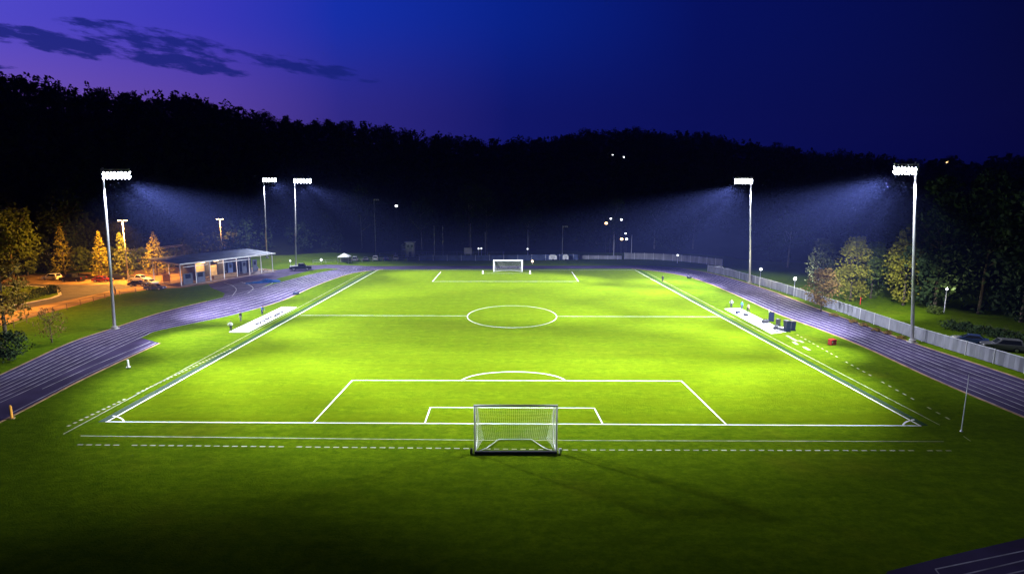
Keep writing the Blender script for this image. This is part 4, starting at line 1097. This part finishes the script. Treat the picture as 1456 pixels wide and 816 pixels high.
# ------------------------------------------------------------------ far end: press tower, scoreboard, poles, kit trailers, tent
p = G(581, 366); q = T('press_tower', 'small white two storey press tower behind the far left corner', 'press tower', p)
k = MB(); k.box((0.8, 0, 2.9), (3.0, 2.6, 5.4)); k.build('wall', M['white'], q)
k = MB(); k.box((0.7, 0, 5.75), (3.8, 3.2, 0.25)); k.build('roof', M['galv'], q)
for x in (0.1, 1.5):
    k = MB(); k.box((x, -1.32, 4.2), (1.0, 0.05, 1.2)); k.build('window', M['glass'], q)
k = MB(); k.box((0.8, -1.32, 1.3), (0.9, 0.05, 2.0)); k.build('door', M['dark'], q)
k = MB()
for x, y in ((-2.2, -1.2), (-2.2, 1.2), (-1.0, -1.25)): k.tube([(x, y, 0), (x, y, 5.0)], 0.07, 6)
k.box((-1.5, 0, 3.0), (1.6, 2.4, 0.1)); k.box((-1.5, -1.2, 4.0), (1.6, 0.06, 0.08)); k.build('stair_frame', M['galv'], q)
p = G(665.5, 366); q = T('scoreboard', 'plain white scoreboard panel on two posts behind the far goal', 'scoreboard', p)
k = MB(); k.box((0, 0, 2.45), (2.9, 0.2, 2.3)); k.build('panel', M['white'], q)
for s in (-1, 1):
    k = MB(); k.tube([(s * 1.1, 0.18, 0), (s * 1.1, 0.18, 3.4)], 0.09, 8); k.build('post', M['galv'], q)
k = MB(); k.box((0, -0.115, 2.45), (2.5, 0.02, 1.9)); k.build('face', M['tarp'], q)
def npole(label, bx, by, ty, lamp=False, group='thin steel poles behind the far end'):
    p = G(bx, by); h = top_of(bx, by, ty); q = T('steel_pole', label, 'pole', p, 0, group)
    k = MB(); k.tube([(0, 0, 0), (0, 0, h)], [0.16, 0.11], 8); k.build('shaft', M['galv'], q, smooth=True)
    k = MB(); k.tube([(0, 0, 0), (0, 0, 0.3)], [0.3, 0.24], 8); k.build('base', M['kerb'], q)
    if lamp:
        k = MB(); k.box((0.9, 0, h - 0.1), (1.8, 0.12, 0.12))
        for x in (0.2, 1.0, 1.7): k.box((x, -0.1, h - 0.4), (0.5, 0.3, 0.4))
        k.build('lamp_arm', M['galv'], q)
npole('tall unlit lamp pole with a short arm in the haze left of the press tower', 534.5, 362, 283, True)
npole('thin pole right of the press tower, shortest of the row', 600, 362, 330)
npole('thin pole left of a close pair between press tower and scoreboard', 618, 368, 321)
npole('thin pole right of the close pair between press tower and scoreboard', 630, 364, 321)
npole('thin pole rising behind the white scoreboard', 669.5, 362, 318)
npole('thin pole between the scoreboard and the far goal', 690, 364, 330)
npole('thin faint pole behind the right post of the far goal', 750.5, 364, 327)
npole('pale pole with a small arm above the white kit trailers', 799.5, 364, 321, True)
npole('thin pole behind the banner fence on its right half', 872.5, 366, 333)
npole('thin pole at the left end of the white panel fence', 897.5, 366, 334)
for px, lab, w in ((786, 'white kit trailer behind the far end, left one of two', 2.7), (804, 'small white kit trailer behind the far end, right one of two', 1.9)):
    p = G(px, 370.3); q = T('kit_trailer', lab, 'trailer', p)
    k = MB(); k.prism([(-w / 2, 0.45), (w / 2, 0.45), (w / 2, 1.6), (w * 0.3, 2.1), (-w * 0.3, 2.1), (-w / 2, 1.6)], -0.9, 0.9); k.build('body', M['white'], q)
    for s in (-1, 1):
        k = MB(); k.tube([(0, s * 0.92, 0.34), (0, s * 1.1, 0.34)], 0.34, 14); k.build('wheel', M['rubber'], q)
    k = MB(); k.tube([(w / 2, 0, 0.5), (w / 2 + 0.9, 0, 0.45), (w / 2 + 0.9, 0, 0.0)], 0.05, 6); k.build('tow_bar', M['dark'], q)
    k = MB(); k.box((0, -0.91, 1.2), (w * 0.5, 0.02, 0.9)); k.build('hatch', M['galv'], q)
p = G(490, 374); q = T('canopy_tent', 'small pale canopy tent at the left end of the far parked cars', 'tent', p)
k = MB(); k.add([(-1.9, -1.9, 2.3), (1.9, -1.9, 2.3), (1.9, 1.9, 2.3), (-1.9, 1.9, 2.3), (0, 0, 3.4), (-1.9, -1.9, 2.05), (1.9, -1.9, 2.05), (1.9, 1.9, 2.05), (-1.9, 1.9, 2.05)], [(0, 1, 4), (1, 2, 4), (2, 3, 4), (3, 0, 4), (0, 5, 6, 1), (1, 6, 7, 2), (2, 7, 8, 3), (3, 8, 5, 0)]); k.build('canopy', M['tarp'], q)
for sx in (-1, 1):
    for sy in (-1, 1):
        k = MB(); k.tube([(sx * 1.85, sy * 1.85, 0), (sx * 1.85, sy * 1.85, 2.3)], 0.04, 6); k.build('leg', M['galv'], q)
k = MB(); k.box((0, 1.8, 1.1), (3.6, 0.04, 1.9)); k.build('back_sheet', M['screen'], q)
# red play post beyond the right fence
p = G(1223, 433); q = T('play_post', 'slim red post on the dark lawn below the green tree', 'post', p)
k = MB(); k.tube([(0, 0, 0), (0, 0, 1.4)], 0.08, 8); k.build('shaft', M['red'], q); k = MB(); k.ball((0, 0, 1.43), 0.11, 8, 5); k.build('knob', M['red'], q)
# hedge of the road island and the overhead wires with their poles
for i, (px, py, w) in enumerate(((8, 432, 40), (34, 428, 40), (58, 421, 36), (76, 417.5, 22))):
    tree_px('hedge_bush', ('dark clipped bush on the road island at the left edge', 'second dark bush from the left on the road island', 'third dark bush from the left on the road island', 'small dark bush at the tip of the road island')[i], 'bush', px, py, py - 13, w, leaf='dark', n=700, s=0.2, r=0.05, base=0.0)
def upole(label, px, by, ty):
    p = G(px, by); h = top_of(px, by, ty); q = T('utility_pole', label, 'utility pole', p)
    k = MB(); k.tube([(0, 0, 0), (0, 0, h)], [0.18, 0.12], 8); k.build('shaft', M['wood'], q); k = MB(); k.box((0, -0.15, h - 0.4), (1.6, 0.12, 0.14)); k.build('crossarm', M['wood'], q)
    return p + Vector((0, -0.2, h - 0.3))
w0 = upole('wooden utility pole at the left edge behind the amber tree', -12, 392, 359); w1 = upole('wooden utility pole behind the grey conifer', 268, 376, 346)
wr = T('overhead_cable', 'thin overhead cables strung above the car park', 'cable', w0)
for dz in (0.0, -0.4):
    k = MB(); k.tube([w0.lerp(w1, s / 12) - w0 + Vector((0, 0, dz - 1.0 * (1 - (2 * s / 12 - 1) ** 2))) for s in range(13)], 0.07, 6); k.build('wire', M['galv'], wr)

# ------------------------------------------------------------------ haze
hz = MB(); hz.box((0, 440, 75), (1460, 1020, 152))
hz = hz.build('haze'); hz['kind'] = 'stuff'; hz['label'] = 'thin night haze in the floodlight beams'
mz = bpy.data.materials.new('haze'); mz.use_nodes = True
nt = mz.node_tree; nt.nodes.clear()
ou = nt.nodes.new('ShaderNodeOutputMaterial'); pv = nt.nodes.new('ShaderNodeVolumePrincipled')
pv.inputs['Color'].default_value = (0.23, 0.30, 1.0, 1); pv.inputs['Density'].default_value = 0.00018; pv.inputs['Anisotropy'].default_value = 0.0
nt.links.new(pv.outputs[0], ou.inputs['Volume'])
mz.cycles.volume_sampling = 'EQUIANGULAR'
hz.data.materials.append(mz)

# ------------------------------------------------------------------ dusk sky
wld = bpy.data.worlds.new('World'); SC.world = wld; wld.use_nodes = True
nt = wld.node_tree; N = nt.nodes; L = nt.links
bg = N['Background']
def lin(c):
    return tuple(((x / 255) / 12.92 if x / 255 <= 0.04045 else ((x / 255 + 0.055) / 1.055) ** 2.4) for x in c) + (1,)
tc = N.new('ShaderNodeTexCoord'); sx = N.new('ShaderNodeSeparateXYZ'); L.new(tc.outputs['Generated'], sx.inputs[0])
def mth(op, a, b=None, c=None, clamp=False):
    n = N.new('ShaderNodeMath'); n.operation = op; n.use_clamp = clamp
    for i, q in enumerate((a, b, c)):
        if q is None: continue
        if isinstance(q, (int, float)): n.inputs[i].default_value = q
        else: L.new(q, n.inputs[i])
    return n.outputs[0]
yy = mth('MAXIMUM', sx.outputs[1], 0.08)
uu = mth('DIVIDE', sx.outputs[0], yy); vv = mth('DIVIDE', sx.outputs[2], yy)
def pos(px): return (px - 718) / 851.0          # photo x -> tan azimuth
def ramp(fac, stops, lo, hi):
    f = mth('DIVIDE', mth('SUBTRACT', fac, lo), hi - lo, clamp=True)
    r = N.new('ShaderNodeValToRGB'); e = r.color_ramp.elements
    while len(e) < len(stops): e.new(0.5)
    for k, (s, c) in zip(e, stops): k.position = (s - lo) / (hi - lo); k.color = lin(c)
    L.new(f, r.inputs[0]); return r.outputs[0]
hi_ = ramp(uu, [(pos(-400), (110, 100, 235)), (pos(0), (80, 72, 205)), (pos(300), (56, 55, 190)), (pos(480), (18, 46, 172)), (pos(728), (3, 32, 138)), (pos(1000), (2, 14, 94)), (pos(1456), (1, 6, 58)), (pos(1900), (1, 4, 40))], -1.4, 1.4)
lo_ = ramp(uu, [(pos(-400), (150, 95, 190)), (pos(0), (122, 86, 186)), (pos(300), (94, 68, 170)), (pos(480), (48, 41, 140)), (pos(728), (9, 19, 108)), (pos(1000), (3, 12, 88)), (pos(1456), (3, 7, 60)), (pos(1900), (2, 5, 40))], -1.4, 1.4)
fz = N.new('ShaderNodeMapRange'); fz.interpolation_type = 'SMOOTHSTEP'; fz.inputs[1].default_value = 0.12; fz.inputs[2].default_value = 0.32; L.new(vv, fz.inputs[0])
mx = N.new('ShaderNodeMix'); mx.data_type = 'RGBA'; L.new(fz.outputs[0], mx.inputs[0]); L.new(lo_, mx.inputs[6]); L.new(hi_, mx.inputs[7])
# dark streaks of cloud on the left: soft elongated banks broken up by noise
cb = N.new('ShaderNodeCombineXYZ'); L.new(mth('MULTIPLY', uu, 19.0), cb.inputs[0]); L.new(mth('MULTIPLY', mth('ADD', vv, mth('MULTIPLY', uu, 0.17)), 78.0), cb.inputs[1])
cn = N.new('ShaderNodeTexNoise'); cn.inputs['Scale'].default_value = 1.0; cn.inputs['Detail'].default_value = 7; cn.inputs['Roughness'].default_value = 0.6; L.new(cb.outputs[0], cn.inputs['Vector'])
def sky_uv(px, py):
    d = ray(px, py); return d.x / d.y, d.z / d.y
tot = None
for (x0, y0, x1, y1, wd_, amp) in ((-80, 32, 230, 88, 17, 1.0), (150, 72, 365, 108, 13, 0.95), (50, 24, 400, 92, 19, 0.62), (290, 70, 560, 118, 13, 0.62), (-80, 92, 40, 97, 4, 0.5)):
    (ua, va), (ub, vb) = sky_uv(x0, y0), sky_uv(x1, y1)
    hl = math.hypot(ub - ua, vb - va) / 2; du, dv = (ub - ua) / (2 * hl), (vb - va) / (2 * hl); um, vm = (ua + ub) / 2, (va + vb) / 2
    al = mth('DIVIDE', mth('ADD', mth('MULTIPLY', mth('SUBTRACT', uu, um), du), mth('MULTIPLY', mth('SUBTRACT', vv, vm), dv)), hl)
    pe = mth('DIVIDE', mth('SUBTRACT', mth('MULTIPLY', mth('SUBTRACT', uu, um), -dv), mth('MULTIPLY', mth('SUBTRACT', vv, vm), -du)), wd_ / 800)
    q = mth('MULTIPLY', mth('SUBTRACT', 1.0, mth('ADD', mth('MULTIPLY', al, al), mth('MULTIPLY', pe, pe)), clamp=True), amp)
    tot = q if tot is None else mth('MAXIMUM', tot, q)
cf = N.new('ShaderNodeMapRange'); cf.interpolation_type = 'SMOOTHSTEP'; cf.inputs[1].default_value = 0.18; cf.inputs[2].default_value = 0.85; cf.inputs[4].default_value = 0.9
soft = N.new('ShaderNodeMapRange'); soft.interpolation_type = 'SMOOTHSTEP'; soft.inputs[2].default_value = 0.25; L.new(tot, soft.inputs[0])
L.new(mth('MULTIPLY', mth('ADD', tot, mth('MULTIPLY', mth('SUBTRACT', cn.outputs[0], 0.46), 3.3)), soft.outputs[0]), cf.inputs[0])
mc = N.new('ShaderNodeMix'); mc.data_type = 'RGBA'; L.new(cf.outputs[0], mc.inputs[0]); L.new(mx.outputs[2], mc.inputs[6]); mc.inputs[7].default_value = lin((18, 32, 124))
# a very weak Sky Texture with the sun just down at the left adds the last twilight
sk = N.new('ShaderNodeTexSky'); sk.sky_type = 'NISHITA'; sk.sun_disc = False; sk.sun_elevation = R(-3); sk.sun_rotation = R(-60)
ad = N.new('ShaderNodeMix'); ad.data_type = 'RGBA'; ad.blend_type = 'ADD'; ad.inputs[0].default_value = 0.02
L.new(mc.outputs[2], ad.inputs[6]); L.new(sk.outputs[0], ad.inputs[7])
zn = N.new('ShaderNodeMapRange'); zn.interpolation_type = 'SMOOTHSTEP'; zn.inputs[1].default_value = 0.34; zn.inputs[2].default_value = 0.7; zn.inputs[3].default_value = 1.0; zn.inputs[4].default_value = 0.10
L.new(sx.outputs[2], zn.inputs[0])
vs_ = N.new('ShaderNodeMix'); vs_.data_type = 'RGBA'; vs_.blend_type = 'MULTIPLY'; vs_.inputs[0].default_value = 1.0
L.new(ad.outputs[2], vs_.inputs[6]); L.new(zn.outputs[0], vs_.inputs[7])
bk = N.new('ShaderNodeMapRange'); bk.interpolation_type = 'SMOOTHSTEP'; bk.inputs[1].default_value = -0.1; bk.inputs[2].default_value = 0.45; bk.inputs[3].default_value = 0.03; bk.inputs[4].default_value = 1.0
L.new(sx.outputs[1], bk.inputs[0])
vb_ = N.new('ShaderNodeMix'); vb_.data_type = 'RGBA'; vb_.blend_type = 'MULTIPLY'; vb_.inputs[0].default_value = 1.0
L.new(vs_.outputs[2], vb_.inputs[6]); L.new(bk.outputs[0], vb_.inputs[7])
L.new(vb_.outputs[2], bg.inputs['Color']); bg.inputs['Strength'].default_value = 1.0

# ------------------------------------------------------------------ camera and render settings
cam = bpy.data.cameras.new('camera'); co = bpy.data.objects.new('camera', cam); COL.objects.link(co)
co.location = (0, 0, H); co.rotation_euler = (PI / 2 - TH, 0, 0)
cam.sensor_width = 36; cam.lens = 36 * F / 1456; cam.shift_x = 10 / 1456; cam.clip_end = 3000; cam.clip_start = 0.1
SC.camera = co
SC.render.engine = 'CYCLES'
SC.view_settings.view_transform = 'Standard'; SC.view_settings.look = 'None'; SC.view_settings.exposure = 0.0; SC.view_settings.gamma = 1.0
SC.cycles.use_denoising = True
SC.cycles.max_bounces = 4; SC.cycles.diffuse_bounces = 2; SC.cycles.glossy_bounces = 2; SC.cycles.transmission_bounces = 2; SC.cycles.volume_bounces = 0; SC.cycles.transparent_max_bounces = 8
SC.cycles.sample_clamp_indirect = 6.0
SC.cycles.use_light_tree = True
